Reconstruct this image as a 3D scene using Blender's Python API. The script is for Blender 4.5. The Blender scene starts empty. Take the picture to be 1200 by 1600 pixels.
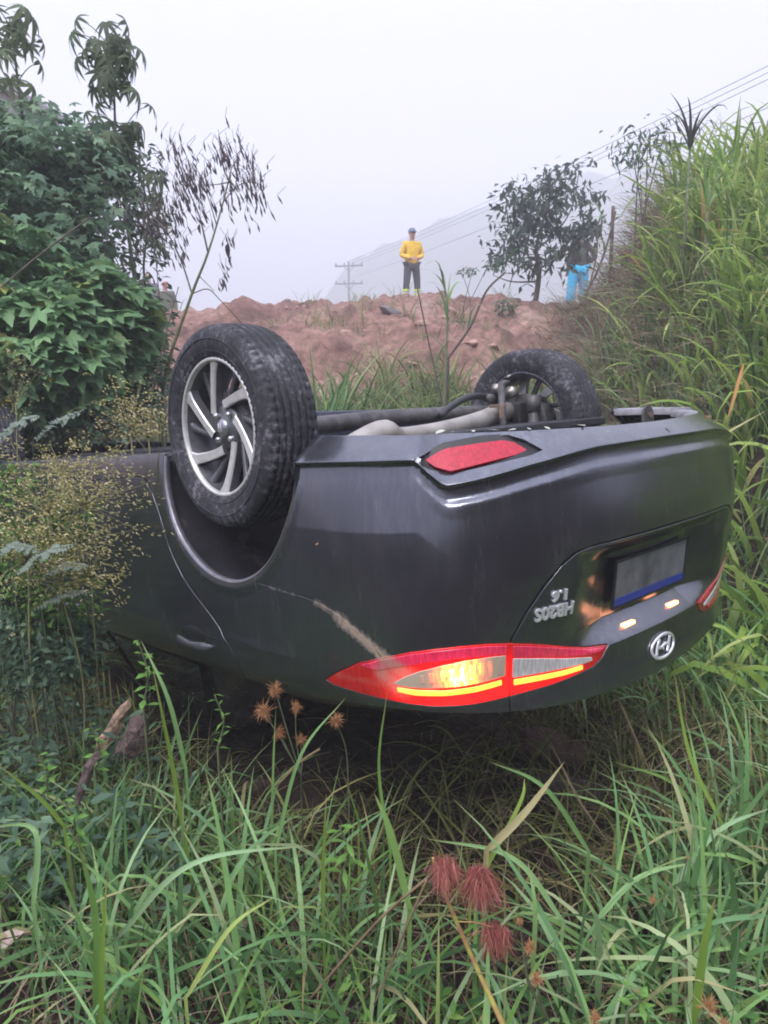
import bpy, bmesh, math, random
import numpy as np
from mathutils import Vector, Matrix
from mathutils.geometry import delaunay_2d_cdt

# ------------------------------------------------------------------ camera, sky, sun, exposure
sc = bpy.context.scene
C = bpy.context.scene.collection
EYE = np.array([0., 0., 1.6]); PITCH = math.radians(15.0)
cd = bpy.data.cameras.new('camera'); cam_ob = bpy.data.objects.new('camera', cd); C.objects.link(cam_ob)
cd.sensor_fit = 'HORIZONTAL'; cd.sensor_width = 36; cd.lens = 36; cd.clip_start = .05; cd.clip_end = 2000
cam_ob.location = EYE; cam_ob.rotation_euler = (math.pi/2-PITCH, 0, 0)
sc.camera = cam_ob
wd = bpy.data.worlds.new('World'); sc.world = wd; wd.use_nodes = True
nt = wd.node_tree; nt.nodes.clear()
out = nt.nodes.new('ShaderNodeOutputWorld'); bg = nt.nodes.new('ShaderNodeBackground')
sky = nt.nodes.new('ShaderNodeTexSky'); sky.sky_type = 'NISHITA'; sky.sun_disc = False
SUN_EL, SUN_AZ = math.radians(58), math.radians(200)
sky.sun_elevation = SUN_EL; sky.sun_rotation = SUN_AZ; sky.dust_density = 6; sky.air_density = 1; sky.ozone_density = 1
# overcast: an even white-lavender cloud sheet, about three times brighter overhead than at the horizon (standard overcast sky)
tc = nt.nodes.new('ShaderNodeTexCoord'); sep = nt.nodes.new('ShaderNodeSeparateXYZ'); nt.links.new(tc.outputs['Generated'], sep.inputs[0])
rmp = nt.nodes.new('ShaderNodeValToRGB'); nt.links.new(sep.outputs['Z'], rmp.inputs[0])
e = rmp.color_ramp.elements
e[0].position = 0.0; e[0].color = (.205, .200, .298, 1)
e[1].position = 1.0; e[1].color = (.68, .715, .88, 1)
m_ = e.new(.28); m_.color = (.216, .226, .288, 1)
m_ = e.new(.60); m_.color = (.46, .485, .59, 1)
sc10 = nt.nodes.new('ShaderNodeVectorMath'); sc10.operation = 'SCALE'; sc10.inputs['Scale'].default_value = 9.6
nt.links.new(rmp.outputs[0], sc10.inputs[0])
mx = nt.nodes.new('ShaderNodeMixRGB'); mx.inputs[0].default_value = .96
nt.links.new(sky.outputs[0], mx.inputs[1]); nt.links.new(sc10.outputs[0], mx.inputs[2])
nt.links.new(mx.outputs[0], bg.inputs[0]); bg.inputs[1].default_value = .12
nt.links.new(bg.outputs[0], out.inputs[0])
sl = bpy.data.lights.new('sun', 'SUN'); sl.energy = 1.5; sl.angle = math.radians(30); sl.color = (1, .97, .98)
so = bpy.data.objects.new('sun', sl); C.objects.link(so)
sd = Vector((math.sin(SUN_AZ)*math.cos(SUN_EL), math.cos(SUN_AZ)*math.cos(SUN_EL), math.sin(SUN_EL)))
so.rotation_euler = sd.to_track_quat('Z', 'Y').to_euler(); so.location = (0, 0, 30)
sc.view_settings.view_transform = 'Standard'; sc.view_settings.look = 'None'
sc.view_settings.exposure = 1.75; sc.view_settings.gamma = 1
sc.cycles.use_denoising = True; sc.cycles.max_bounces = 7; sc.cycles.diffuse_bounces = 3; sc.cycles.glossy_bounces = 3
sc.cycles.transmission_bounces = 5; sc.cycles.volume_bounces = 1; sc.cycles.transparent_max_bounces = 8
sc.cycles.filter_width = 1.9

rng = np.random.default_rng(7)
random.seed(3)
# ------------------------------------------------------------------ small helpers
def ss(a, b, x):
    t = np.clip((x-a)/(b-a), 0, 1); return t*t*(3-2*t)
def at(px, py, Y):
    """the point of the place seen at photo pixel px,py that lies Y metres ahead of the camera"""
    dx = (px-600)/1200.; dy = (py-800)/1200.
    f = np.array([0, math.cos(PITCH), -math.sin(PITCH)]); d = np.array([0, -math.sin(PITCH), -math.cos(PITCH)])
    v = np.array([dx, 0, 0]) + dy*d + f
    return EYE + v*(Y/v[1])
def mk_mesh(name, V, F, smooth=True, attrs=None, normals=None):
    me = bpy.data.meshes.new(name)
    V = np.asarray(V, np.float32)
    if isinstance(F, np.ndarray):
        k = F.shape[1]; n = len(F)
        me.vertices.add(len(V)); me.vertices.foreach_set('co', V.ravel())
        me.loops.add(n*k); me.loops.foreach_set('vertex_index', F.astype(np.int32).ravel())
        me.polygons.add(n); me.polygons.foreach_set('loop_start', np.arange(0, n*k, k, dtype=np.int32))
        me.update(calc_edges=True)
    else:
        me.from_pydata([tuple(map(float, v)) for v in V], [], [tuple(map(int, f)) for f in F]); me.update()
    if smooth: me.polygons.foreach_set('use_smooth', np.ones(len(me.polygons), bool))
    for k_, a in (attrs or {}).items():
        at_ = me.attributes.new(k_, 'FLOAT', 'POINT'); at_.data.foreach_set('value', np.asarray(a, np.float32))
    if normals is not None:
        me.normals_split_custom_set_from_vertices([tuple(map(float, q)) for q in normals])
    return me
def link(name, me, mat=None, parent=None, kind=None):
    o = bpy.data.objects.new(name, me); C.objects.link(o)
    if mat is not None:
        me.materials.clear()
        me.materials.append(mat)
    if parent is not None: o.parent = parent
    if kind: o['kind'] = kind
    return o
def ob(name, V, F, mat, parent=None, smooth=True, kind=None, attrs=None, normals=None):
    return link(name, mk_mesh(name, V, F, smooth, attrs, normals), mat, parent, kind)
def tag(o, label, cat, group=None):
    o['label'] = label; o['category'] = cat
    if group: o['group'] = group
    return o
def empty(name, loc=(0, 0, 0), parent=None):
    o = bpy.data.objects.new(name, None); C.objects.link(o); o.location = loc; o.empty_display_size = .1
    if parent is not None: o.parent = parent
    return o
def join(parts):
    Vs, Fs, n = [], [], 0
    for V, F in parts:
        V = np.asarray(V, float); Vs.append(V)
        Fs += [tuple(int(i)+n for i in f) for f in F]; n += len(V)
    return np.vstack(Vs), Fs
def boxm(c, s, R=None, bev=0.):
    """bevelled box as V,F"""
    bm = bmesh.new(); bmesh.ops.create_cube(bm, size=1)
    for v in bm.verts: v.co = Vector((v.co.x*s[0], v.co.y*s[1], v.co.z*s[2]))
    if bev > 0: bmesh.ops.bevel(bm, geom=bm.edges[:], offset=bev, segments=2, affect='EDGES', profile=.5)
    V = np.array([v.co[:] for v in bm.verts]); F = [[v.index for v in f.verts] for f in bm.faces]
    bm.free()
    if R is not None: V = V@np.asarray(R).T
    return V+np.asarray(c), F
def tube(P, r, n=10, cap=True):
    P = np.asarray(P, float); r = np.broadcast_to(np.asarray(r, float), (len(P),))
    T = np.gradient(P, axis=0); T /= np.linalg.norm(T, axis=1, keepdims=True)+1e-12
    up = np.array([0, 0, 1.]) if abs(T[0, 2]) < .9 else np.array([1., 0, 0])
    V = []
    a = np.linspace(0, 2*np.pi, n, endpoint=False)
    b = np.cross(T[0], up); b /= np.linalg.norm(b)
    for i in range(len(P)):
        b = b-T[i]*(b@T[i]); b /= np.linalg.norm(b); c = np.cross(T[i], b)
        V.append(P[i]+r[i]*(np.cos(a)[:, None]*b+np.sin(a)[:, None]*c))
    V = np.vstack(V); F = []
    for i in range(len(P)-1):
        for j in range(n):
            k = (j+1) % n; F.append((i*n+j, i*n+k, (i+1)*n+k, (i+1)*n+j))
    if cap: F.append(tuple(range(n))[::-1]); F.append(tuple(range((len(P)-1)*n, len(P)*n)))
    return V, F
def spline(P, n):
    P = np.asarray(P, float); P = np.vstack([2*P[0]-P[1], P, 2*P[-1]-P[-2]]); o = []
    for i in range(1, len(P)-2):
        p0, p1, p2, p3 = P[i-1:i+3]
        for t in np.linspace(0, 1, n, endpoint=False):
            o.append(.5*((2*p1)+(-p0+p2)*t+(2*p0-5*p1+4*p2-p3)*t*t+(-p0+3*p1-3*p2+p3)*t**3))
    o.append(P[-2]); return np.array(o)
def lathe_x(prof, n, closed=False):
    """profile rows (x, r) turned about the X axis"""
    prof = np.asarray(prof, float); m = len(prof); a = np.linspace(0, 2*np.pi, n, endpoint=False)
    V = np.stack([np.tile(prof[:, 0], n), np.outer(np.cos(a), prof[:, 1]).ravel(), np.outer(np.sin(a), prof[:, 1]).ravel()], 1)
    F = []
    for j in range(n):
        k = (j+1) % n
        for i in range(m if closed else m-1):
            i2 = (i+1) % m
            F.append((j*m+i, j*m+i2, k*m+i2, k*m+i))
    return V, F
def _hash(i, j, s):
    i = i.astype(np.int64); j = j.astype(np.int64)
    h = (i*374761393+j*668265263+s*1442695041) & 0xffffffff
    h = ((h ^ (h >> 13))*1274126177) & 0xffffffff
    h = (h ^ (h >> 16)) & 0xffffffff
    return h/4294967295.
def vnoise(x, y, s=0):
    xi = np.floor(x); yi = np.floor(y); fx = x-xi; fy = y-yi; fx = fx*fx*(3-2*fx); fy = fy*fy*(3-2*fy)
    a = _hash(xi, yi, s); b = _hash(xi+1, yi, s); c = _hash(xi, yi+1, s); d = _hash(xi+1, yi+1, s)
    return (a*(1-fx)+b*fx)*(1-fy)+(c*(1-fx)+d*fx)*fy
def fbm(x, y, oct=4, s=0, g=.5):
    o = 0; a = 1; t = 0
    for k in range(oct):
        o = o+a*vnoise(x*2**k+17*k, y*2**k-9*k, s+k); t += a; a *= g
    return o/t
# ------------------------------------------------------------------ materials
def new_mat(name):
    m = bpy.data.materials.new(name); m.use_nodes = True; n = m.node_tree; n.nodes.clear()
    o = n.nodes.new('ShaderNodeOutputMaterial'); return m, n, o
def principled(n, **k):
    p = n.nodes.new('ShaderNodeBsdfPrincipled')
    for a, b in k.items(): p.inputs[a.replace('_', ' ')].default_value = b
    return p
def noise(n, scale, detail=4, rough=.55, coord='Object', stretch=None):
    t = n.nodes.new('ShaderNodeTexCoord'); x = n.nodes.new('ShaderNodeTexNoise')
    x.inputs['Scale'].default_value = scale; x.inputs['Detail'].default_value = detail; x.inputs['Roughness'].default_value = rough
    if stretch:
        mp = n.nodes.new('ShaderNodeMapping'); mp.inputs['Scale'].default_value = stretch
        n.links.new(t.outputs[coord], mp.inputs[0]); n.links.new(mp.outputs[0], x.inputs['Vector'])
    else: n.links.new(t.outputs[coord], x.inputs['Vector'])
    return x
def ramp(n, src, stops, interp='LINEAR'):
    r = n.nodes.new('ShaderNodeValToRGB'); r.color_ramp.interpolation = interp
    e = r.color_ramp.elements
    while len(e) > 1: e.remove(e[0])
    e[0].position = stops[0][0]; e[0].color = tuple(stops[0][1])+(1,) if len(stops[0][1]) == 3 else stops[0][1]
    for p, c in stops[1:]:
        q = e.new(p); q.color = tuple(c)+(1,)
    n.links.new(src, r.inputs[0]); return r
def bump(n, src, strength, dist=.01):
    b = n.nodes.new('ShaderNodeBump'); b.inputs['Strength'].default_value = strength; b.inputs['Distance'].default_value = dist
    n.links.new(src, b.inputs['Height']); return b
def simple(name, col, rough=.5, metal=0., var=.15, scale=20, bmp=0., bscale=60, **k):
    """plain surface with a little uneven colour and roughness"""
    m, n, o = new_mat(name); p = principled(n, Roughness=rough, Metallic=metal, **k)
    x = noise(n, scale)
    r = ramp(n, x.outputs['Fac'], [(.3, [c*(1-var) for c in col]), (.7, [min(1, c*(1+var)) for c in col])])
    n.links.new(r.outputs[0], p.inputs['Base Color'])
    if bmp:
        y = noise(n, bscale); b = bump(n, y.outputs['Fac'], bmp); n.links.new(b.outputs[0], p.inputs['Normal'])
    n.links.new(p.outputs[0], o.inputs[0]); return m
def foliage(name, stops, transl=.3, rough=.62, tip=None, spec=.16, big=1.0):
    """leaf material: colour by the per-leaf attribute v, optional dry tip by t, light through the blade"""
    m, n, o = new_mat(name)
    a = n.nodes.new('ShaderNodeAttribute'); a.attribute_name = 'v'
    r = ramp(n, a.outputs['Fac'], stops); col = r.outputs[0]
    nz = noise(n, 2.2*big, 2)
    hv = n.nodes.new('ShaderNodeHueSaturation'); mr = n.nodes.new('ShaderNodeMapRange')
    mr.inputs['From Min'].default_value = .3; mr.inputs['From Max'].default_value = .7; mr.inputs['To Min'].default_value = .72; mr.inputs['To Max'].default_value = 1.25
    n.links.new(nz.outputs['Fac'], mr.inputs[0]); n.links.new(mr.outputs[0], hv.inputs['Value']); n.links.new(col, hv.inputs['Color']); col = hv.outputs[0]
    if tip:
        b = n.nodes.new('ShaderNodeAttribute'); b.attribute_name = 't'
        rr = ramp(n, b.outputs['Fac'], [(.78, (0, 0, 0)), (1, (.8, .8, .8))])
        mx = n.nodes.new('ShaderNodeMixRGB'); n.links.new(rr.outputs[0], mx.inputs[0]); n.links.new(col, mx.inputs[1]); mx.inputs[2].default_value = tip+(1,); col = mx.outputs[0]
    p = principled(n, Roughness=rough, **{'Specular IOR Level': spec}); n.links.new(col, p.inputs['Base Color'])
    t = n.nodes.new('ShaderNodeBsdfTranslucent'); n.links.new(col, t.inputs[0])
    s = n.nodes.new('ShaderNodeMixShader'); s.inputs[0].default_value = transl
    n.links.new(p.outputs[0], s.inputs[1]); n.links.new(t.outputs[0], s.inputs[2]); n.links.new(s.outputs[0], o.inputs[0]); return m
# ------------------------------------------------------------------ the car: pose solved from the photograph (upright car frame: X right, Y forward, Z up)
RC = np.array([[-0.7324, -0.676, 0.0809], [0.1391, -0.0322, 0.9898], [-0.6665, 0.7362, 0.1176]])
_U, _, _V = np.linalg.svd(RC); RC = _U@_V; TC = np.array([0.728, -0.5287, 2.1214])
_B = np.array([[1, 0, 0], [0, -math.sin(PITCH), -math.cos(PITCH)], [0, math.cos(PITCH), -math.sin(PITCH)]]).T   # camera axes as columns
MW = _B@RC; TW = _B@TC+EYE
def car2w(P): return np.asarray(P)@MW.T+TW
car = empty('overturned_car')
M4 = Matrix([[*MW[i], TW[i]] for i in range(3)]+[[0, 0, 0, 1]])
car.matrix_world = M4
tag(car, 'dark grey sedan lying upside down on its roof in the weeds, one tail lamp lit', 'car')
_cc = -RC.T@TC
def cray(px, py, axis, val):
    """point in the car frame on the sight line of pixel px,py where the coordinate `axis` equals val"""
    d = np.array([(px-600)/1200., (py-800)/1200., 1.])@RC; return _cc+d*(val-_cc[axis])/d[axis]
_ctrl = np.array([(0,-.048),(.15,-.045),(.30,-.032),(.45,-.008),(.58,.034),(.675,.085),(.742,.142),(.792,.215),(.824,.305),(.842,.42),(.851,.60),(.858,.95),(.862,1.4),(.864,2.2),(.860,2.9),(.850,3.3),(.825,3.65),(.76,3.92),(.62,4.08),(.40,4.17),(.2,4.20),(0,4.21)])
def _crs(P, n=24):
    P = np.vstack([P[1]*[-1, 1], P, P[-2]*[-1, 1]]); o = []
    for i in range(1, len(P)-2):
        p0, p1, p2, p3 = P[i-1:i+3]
        d01 = np.linalg.norm(p1-p0)**.5; d12 = np.linalg.norm(p2-p1)**.5; d23 = np.linalg.norm(p3-p2)**.5
        m1 = ((p1-p0)/d01-(p2-p0)/(d01+d12)+(p2-p1)/d12)*d12; m2 = ((p2-p1)/d12-(p3-p1)/(d12+d23)+(p3-p2)/d23)*d12
        for t in np.linspace(0, 1, n, endpoint=False):
            o.append((2*t**3-3*t**2+1)*p1+(t**3-2*t**2+t)*m1+(-2*t**3+3*t**2)*p2+(t**3-t**2)*m2)
    o.append(P[-2]); return np.array(o)
_c = _crs(_ctrl); _s = np.r_[0, np.cumsum(np.linalg.norm(np.diff(_c, axis=0), axis=1))]
UMAX = _s[-1]; _us = np.linspace(0, UMAX, 1400); _px = np.interp(_us, _s, _c[:, 0]); _py = np.interp(_us, _s, _c[:, 1])
for _ in range(4):
    k_ = np.ones(15)/15; _px[7:-7] = np.convolve(_px, k_, 'valid'); _py[7:-7] = np.convolve(_py, k_, 'valid')
_tx = np.gradient(_px, _us); _ty = np.gradient(_py, _us)
def base(u):
    a = np.abs(u); s = np.where(u < 0, -1., 1.)
    x = np.interp(a, _us, _px); y = np.interp(a, _us, _py); tx = np.interp(a, _us, _tx); ty = np.interp(a, _us, _ty); n = np.hypot(tx, ty)
    return x*s, y, ty/n*s, -tx/n
def pc(xs, ys):
    xs = np.array(xs, float); ys = np.array(ys, float); d = np.diff(ys)/np.diff(xs); m = np.zeros(len(xs))
    for i in range(1, len(xs)-1):
        if d[i-1]*d[i] > 0: m[i] = 2*d[i-1]*d[i]/(d[i-1]+d[i])
    m[0] = d[0]; m[-1] = d[-1]
    def f(x):
        x = np.clip(x, xs[0], xs[-1]); i = np.clip(np.searchsorted(xs, x)-1, 0, len(xs)-2); h = xs[i+1]-xs[i]; t = (x-xs[i])/h
        return (2*t**3-3*t**2+1)*ys[i]+(t**3-2*t**2+t)*h*m[i]+(-2*t**3+3*t**2)*ys[i+1]+(t**3-t**2)*h*m[i+1]
    return f
side_p = pc([.13,.17,.22,.30,.42,.55,.68,.80,.88,.93,.98,1.04,1.10], [-.07,-.05,-.03,-.012,.0,.006,.004,-.006,-.016,-.03,-.06,-.115,-.2])
rear_p = pc([.20,.30,.40,.50,.60,.66,.72,.80,.88,.93,.955,1.0,1.05,1.09], [.0,.004,.010,.014,.008,-.004,-.016,-.034,-.050,-.052,-.050,-.054,-.085,-.14])
crease = pc([0,.30,.524,.70,.756,.80,.836,1.03,1.4], [.320,.322,.344,.371,.376,.345,.312,.308,.303])
hol_r = pc([0,.007,.030,.052,.080], [0,-.011,-.013,.001,.0])
hol_s = pc([0,.012,.06,.17], [0,-.013,-.009,0])
def lin(a, b, x): return np.clip((x-a)/(b-a), 0, 1)
def plate_m(u, z):
    a = np.abs(u)
    outer = .395+.068*lin(.60, .77, z); inner = .222+.0*z
    m = lin(0, 1, (outer-a)/(outer-inner))
    up = lin(.862, .800, z); lo = lin(.575, .615, z)
    def sm(t): return t*t*(3-2*t)*.35+t*.65
    return sm(m)*sm(up)*sm(lo)
def off(u, z):
    a = np.abs(u); w = ss(.50, .98, a)
    o = rear_p(z)*(1-w)+side_p(z)*w
    inb = ss(1.46, 1.36, a); d = z-crease(a)
    chm = np.where(d < 0, .95*d+.25*d*ss(0, -.05, d), 0)          # lower chamfer
    hol = np.where(d > 0, hol_r(d)*(1-ss(.72, .86, a))+hol_s(d)*ss(.72, .86, a), 0)
    o = o+(chm+hol)*inb
    o = o-.066*plate_m(u, z)
    o = o-.012*ss(.44, .38, a)*ss(.57, .585, z)*ss(.66, .60, z)*(1-plate_m(u, z))
    o = o+.005*np.exp(-((z-.845)/.018)**2)*w*ss(1.2, 1.5, a)         # shoulder line
    # flared lip round the wheel arches
    for uc in (1.577, 4.077):
        r = np.hypot(a-uc, z-.30); o = o+.006*np.exp(-((r-.372)/.014)**2)
    return o
def S(u, z, d=0.):
    u = np.asarray(u, float); z = np.asarray(z, float); x, y, nx, ny = base(u); o = off(u, z)+d
    return np.stack([x+nx*o, y+ny*o, z+0*u], -1)
def SN(u, z):
    e = 1.5e-3; n = np.cross(S(u+e, z)-S(u-e, z), S(u, z+e)-S(u, z-e)); return n/np.linalg.norm(n, axis=-1, keepdims=True)
def dens(P, step=.008):
    P = np.asarray(P, float); o = []
    for i in range(len(P)):
        a, b = P[i], P[(i+1) % len(P)]; n = max(1, int(np.ceil(np.linalg.norm(b-a)/step)))
        o += [a+(b-a)*k/n for k in range(n)]
    return np.array(o)
def inpoly(P, x, y):
    r = np.zeros(x.shape, bool); n = len(P)
    for i in range(n):
        x1, y1 = P[i]; x2, y2 = P[(i+1) % n]
        if y1 == y2: continue
        c = ((y1 > y) != (y2 > y)) & (x < (x2-x1)*(y-y1)/(y2-y1)+x1); r ^= c
    return r
def dirtmap(P):
    """mud and scrapes that are really on the paint: distance-based masks in the car frame"""
    def seg(a, b):
        a = np.array(a); b = np.array(b); t = np.clip(((P-a)@(b-a))/((b-a)@(b-a)), 0, 1); return np.linalg.norm(P-(a+t[:, None]*(b-a)), axis=1)
    d = np.exp(-(seg((.850,.50,.668), (.842,.42,.695))/.014)**2)*.8
    for a, b, w, k in (((.842,.42,.70),(.825,.335,.755),.024,1.), ((.825,.335,.755),(.79,.235,.835),.022,1.1), ((.80,.26,.81),(.76,.19,.86),.022,.7), ((.852,.55,.655),(.86,.70,.648),.01,.45), ((.81,.30,.83),(.79,.26,.87),.03,.9), ((.80,.27,.86),(.83,.46,.86),.018,.35), ((.74,.16,.52),(.70,.11,.56),.03,.22), ((.80,.26,.47),(.78,.2,.50),.03,.2), ((.855,.66,.60),(.85,.56,.62),.03,.22)):
        d = np.maximum(d, k*np.exp(-(seg(a, b)/w)**2))
    return d
def rounded(ins, st, k=3):
    """round the corners of a polygon"""
    P = np.asarray(ins, float)
    for _ in range(k):
        Q = []
        for i in range(len(P)):
            a, b = P[i], P[(i+1) % len(P)]; Q += [a*.75+b*.25, a*.25+b*.75]
        P = np.array(Q)
    return P
def panel(name, poly, mat, parent, holes=(), d=0., depth=.014, du=.014, dz=.0075, gap=.0016, step=.008, label=None, flip=False, fn=None, nfn=None, lines=()):
    """a sheet-metal panel: polygon in (u,z) laid on the body skin, edges rolled inwards"""
    poly = np.asarray(poly, float); hs = [np.asarray(h, float) for h in holes]
    A = .5*np.sum(poly[:, 0]*np.roll(poly[:, 1], -1)-np.roll(poly[:, 0], -1)*poly[:, 1])
    if A < 0: poly = poly[::-1]
    B = [dens(poly, step)]
    for h in hs:
        a = .5*np.sum(h[:, 0]*np.roll(h[:, 1], -1)-np.roll(h[:, 0], -1)*h[:, 1]); B.append(dens(h[::-1] if a > 0 else h, step))
    lo = poly.min(0); hi = poly.max(0)
    gu, gz = np.meshgrid(np.arange(lo[0]+du/2, hi[0], du), np.arange(lo[1]+dz/2, hi[1], dz), indexing='ij'); gu = gu.ravel(); gz = gz.ravel()
    ok = inpoly(B[0], gu, gz)
    for h in B[1:]: ok &= ~inpoly(h, gu, gz)
    gu, gz = gu[ok], gz[ok]; allb = np.vstack(B)
    if len(gu):
        dm = np.full(len(gu), 9.)
        for s in range(0, len(allb), 200): dm = np.minimum(dm, np.hypot(gu[:, None]-allb[None, s:s+200, 0], gz[:, None]-allb[None, s:s+200, 1]).min(1))
        ok = dm > .0042; gu, gz = gu[ok], gz[ok]
    LN = []
    for l in lines:
        l = np.asarray(l, float); k = inpoly(B[0], l[:, 0], l[:, 1])
        for h in B[1:]: k &= ~inpoly(h, l[:, 0], l[:, 1])
        db = np.hypot(l[:, None, 0]-allb[None, :, 0], l[:, None, 1]-allb[None, :, 1]).min(1); k &= db > .003
        LN.append((l, k))
        if len(gu):
            dl = np.abs(np.interp(gu, l[:, 0], l[:, 1])-gz); k2 = (dl > .0032) | (gu < l[0, 0]) | (gu > l[-1, 0]); gu, gz = gu[k2], gz[k2]
    lp = [l[k] for l, k in LN]
    pts = np.vstack([allb, np.stack([gu, gz], 1)]+lp); edges = []; n0 = 0
    for b in B:
        edges += [(n0+i, n0+(i+1) % len(b)) for i in range(len(b))]; n0 += len(b)
    q0 = len(allb)+len(gu)
    for l, k in LN:
        idx = np.cumsum(k)-1
        edges += [(q0+int(idx[i]), q0+int(idx[i+1])) for i in range(len(k)-1) if k[i] and k[i+1]]; q0 += int(k.sum())
    r = delaunay_2d_cdt([Vector(p) for p in pts], edges, [], 0, 1e-6)
    vc = np.array([v[:] for v in r[0]]); F = np.array([f for f in r[2] if len(f) == 3])
    cen = vc[F].mean(1); ok = inpoly(B[0], cen[:, 0], cen[:, 1])
    for h in B[1:]: ok &= ~inpoly(h, cen[:, 0], cen[:, 1])
    F = F[ok]; a2 = np.cross(vc[F[:, 1]]-vc[F[:, 0]], vc[F[:, 2]]-vc[F[:, 0]]); F[a2 < 0] = F[a2 < 0][:, ::-1]
    f_ = fn or S; SN_ = nfn or SN
    V = [f_(vc[:, 0], vc[:, 1], d)]; NN = [SN_(vc[:, 0], vc[:, 1])]; Fa = [F]; n = len(vc)
    Q = []
    for b in B:
        t = np.roll(b, -1, 0)-np.roll(b, 1, 0); t /= np.linalg.norm(t, axis=1, keepdims=True)+1e-12; o2 = np.stack([t[:, 1], -t[:, 0]], 1)   # outwards in (u,z)
        p0 = f_(b[:, 0], b[:, 1], d); nn = SN_(b[:, 0], b[:, 1]); e = .002
        T = f_(b[:, 0]+o2[:, 0]*e, b[:, 1]+o2[:, 1]*e)-f_(b[:, 0], b[:, 1]); T -= nn*(T*nn).sum(1, keepdims=True); T /= np.linalg.norm(T, axis=1, keepdims=True)+1e-12
        rows = [(p0-0*nn, nn), (p0+T*gap*.7-nn*gap*.3, (nn+T)*.7), (p0+T*gap-nn*gap, T), (p0+T*gap-nn*depth, T)]
        m = len(b)
        for P_, N_ in rows: V.append(P_); NN.append(N_)
        for k in range(3):
            i = np.arange(m); j = (i+1) % m; a = n+k*m; c = n+(k+1)*m
            Q.append(np.stack([a+i, c+i, c+j, a+j], 1))
        n += 4*m
    V = np.vstack(V); NN = np.vstack(NN); Q = np.vstack(Q)
    Fa = [tuple(f) for f in F]+[tuple(q) for q in Q]
    NN /= np.linalg.norm(NN, axis=1, keepdims=True)+1e-9
    o = ob(name, V, Fa, mat, parent, attrs={'dirt': dirtmap(V)}, normals=NN)
    if label: o['label'] = label
    return o
# --- car materials
def paint_mat():
    m, n, o = new_mat('car_paint')
    p = principled(n, Metallic=.85, Roughness=.24, **{'Coat Weight': .6, 'Coat Roughness': .08})
    x = noise(n, 900, 2); r = ramp(n, x.outputs['Fac'], [(.35, (.092, .095, .118)), (.7, (.130, .133, .162))])
    # thin film of road dust, streaky
    y = noise(n, 7, 6, .65, stretch=(1, 1, .45)); y2 = noise(n, 60, 5, .7, stretch=(1, 1, .15))
    a = n.nodes.new('ShaderNodeMath'); a.operation = 'MULTIPLY'; n.links.new(y.outputs['Fac'], a.inputs[0]); n.links.new(y2.outputs['Fac'], a.inputs[1])
    f = ramp(n, a.outputs[0], [(.20, (0, 0, 0)), (.40, (.48, .48, .48))])
    mx = n.nodes.new('ShaderNodeMixRGB'); n.links.new(f.outputs[0], mx.inputs[0]); n.links.new(r.outputs[0], mx.inputs[1]); mx.inputs[2].default_value = (.22, .215, .24, 1)
    # mud smears from the vertex map, broken by noise
    at_ = n.nodes.new('ShaderNodeAttribute'); at_.attribute_name = 'dirt'; z = noise(n, 55, 8, .75)
    q = n.nodes.new('ShaderNodeMath'); q.operation = 'MULTIPLY_ADD'; n.links.new(z.outputs['Fac'], q.inputs[0]); q.inputs[1].default_value = 1.5; q.inputs[2].default_value = -1.05
    q2 = n.nodes.new('ShaderNodeMath'); q2.operation = 'ADD'; n.links.new(q.outputs[0], q2.inputs[0]); n.links.new(at_.outputs['Fac'], q2.inputs[1])
    g = ramp(n, q2.outputs[0], [(.12, (0, 0, 0)), (.62, (.9, .9, .9))])
    gm = n.nodes.new('ShaderNodeMath'); gm.operation = 'MULTIPLY'; n.links.new(g.outputs[0], gm.inputs[0])
    ga = ramp(n, at_.outputs['Fac'], [(.06, (0, 0, 0)), (.25, (1, 1, 1))]); n.links.new(ga.outputs[0], gm.inputs[1])
    mx2 = n.nodes.new('ShaderNodeMixRGB'); n.links.new(gm.outputs[0], mx2.inputs[0]); n.links.new(mx.outputs[0], mx2.inputs[1]); mx2.inputs[2].default_value = (.36, .27, .20, 1)
    n.links.new(mx2.outputs[0], p.inputs['Base Color'])
    inv = n.nodes.new('ShaderNodeMath'); inv.operation = 'MULTIPLY_ADD'; n.links.new(gm.outputs[0], inv.inputs[0]); inv.inputs[1].default_value = -.85; inv.inputs[2].default_value = .85; n.links.new(inv.outputs[0], p.inputs['Metallic'])
    rr = n.nodes.new('ShaderNodeMapRange'); n.links.new(a.outputs[0], rr.inputs[0]); rr.inputs['From Min'].default_value = .12; rr.inputs['From Max'].default_value = .45; rr.inputs['To Min'].default_value = .10; rr.inputs['To Max'].default_value = .34
    ad = n.nodes.new('ShaderNodeMath'); ad.operation = 'ADD'; n.links.new(rr.outputs[0], ad.inputs[0]); n.links.new(gm.outputs[0], ad.inputs[1]); n.links.new(ad.outputs[0], p.inputs['Coat Roughness'])
    n.links.new(p.outputs[0], o.inputs[0]); return m
PAINT = paint_mat()
BLACKP = simple('black_plastic', (.018, .018, .02), .5, var=.3, scale=30, bmp=.1, bscale=400)
UNDER = simple('underbody', (.018, .018, .024), .75, var=.5, scale=12, bmp=.4, bscale=60)
RUBBER = None
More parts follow.
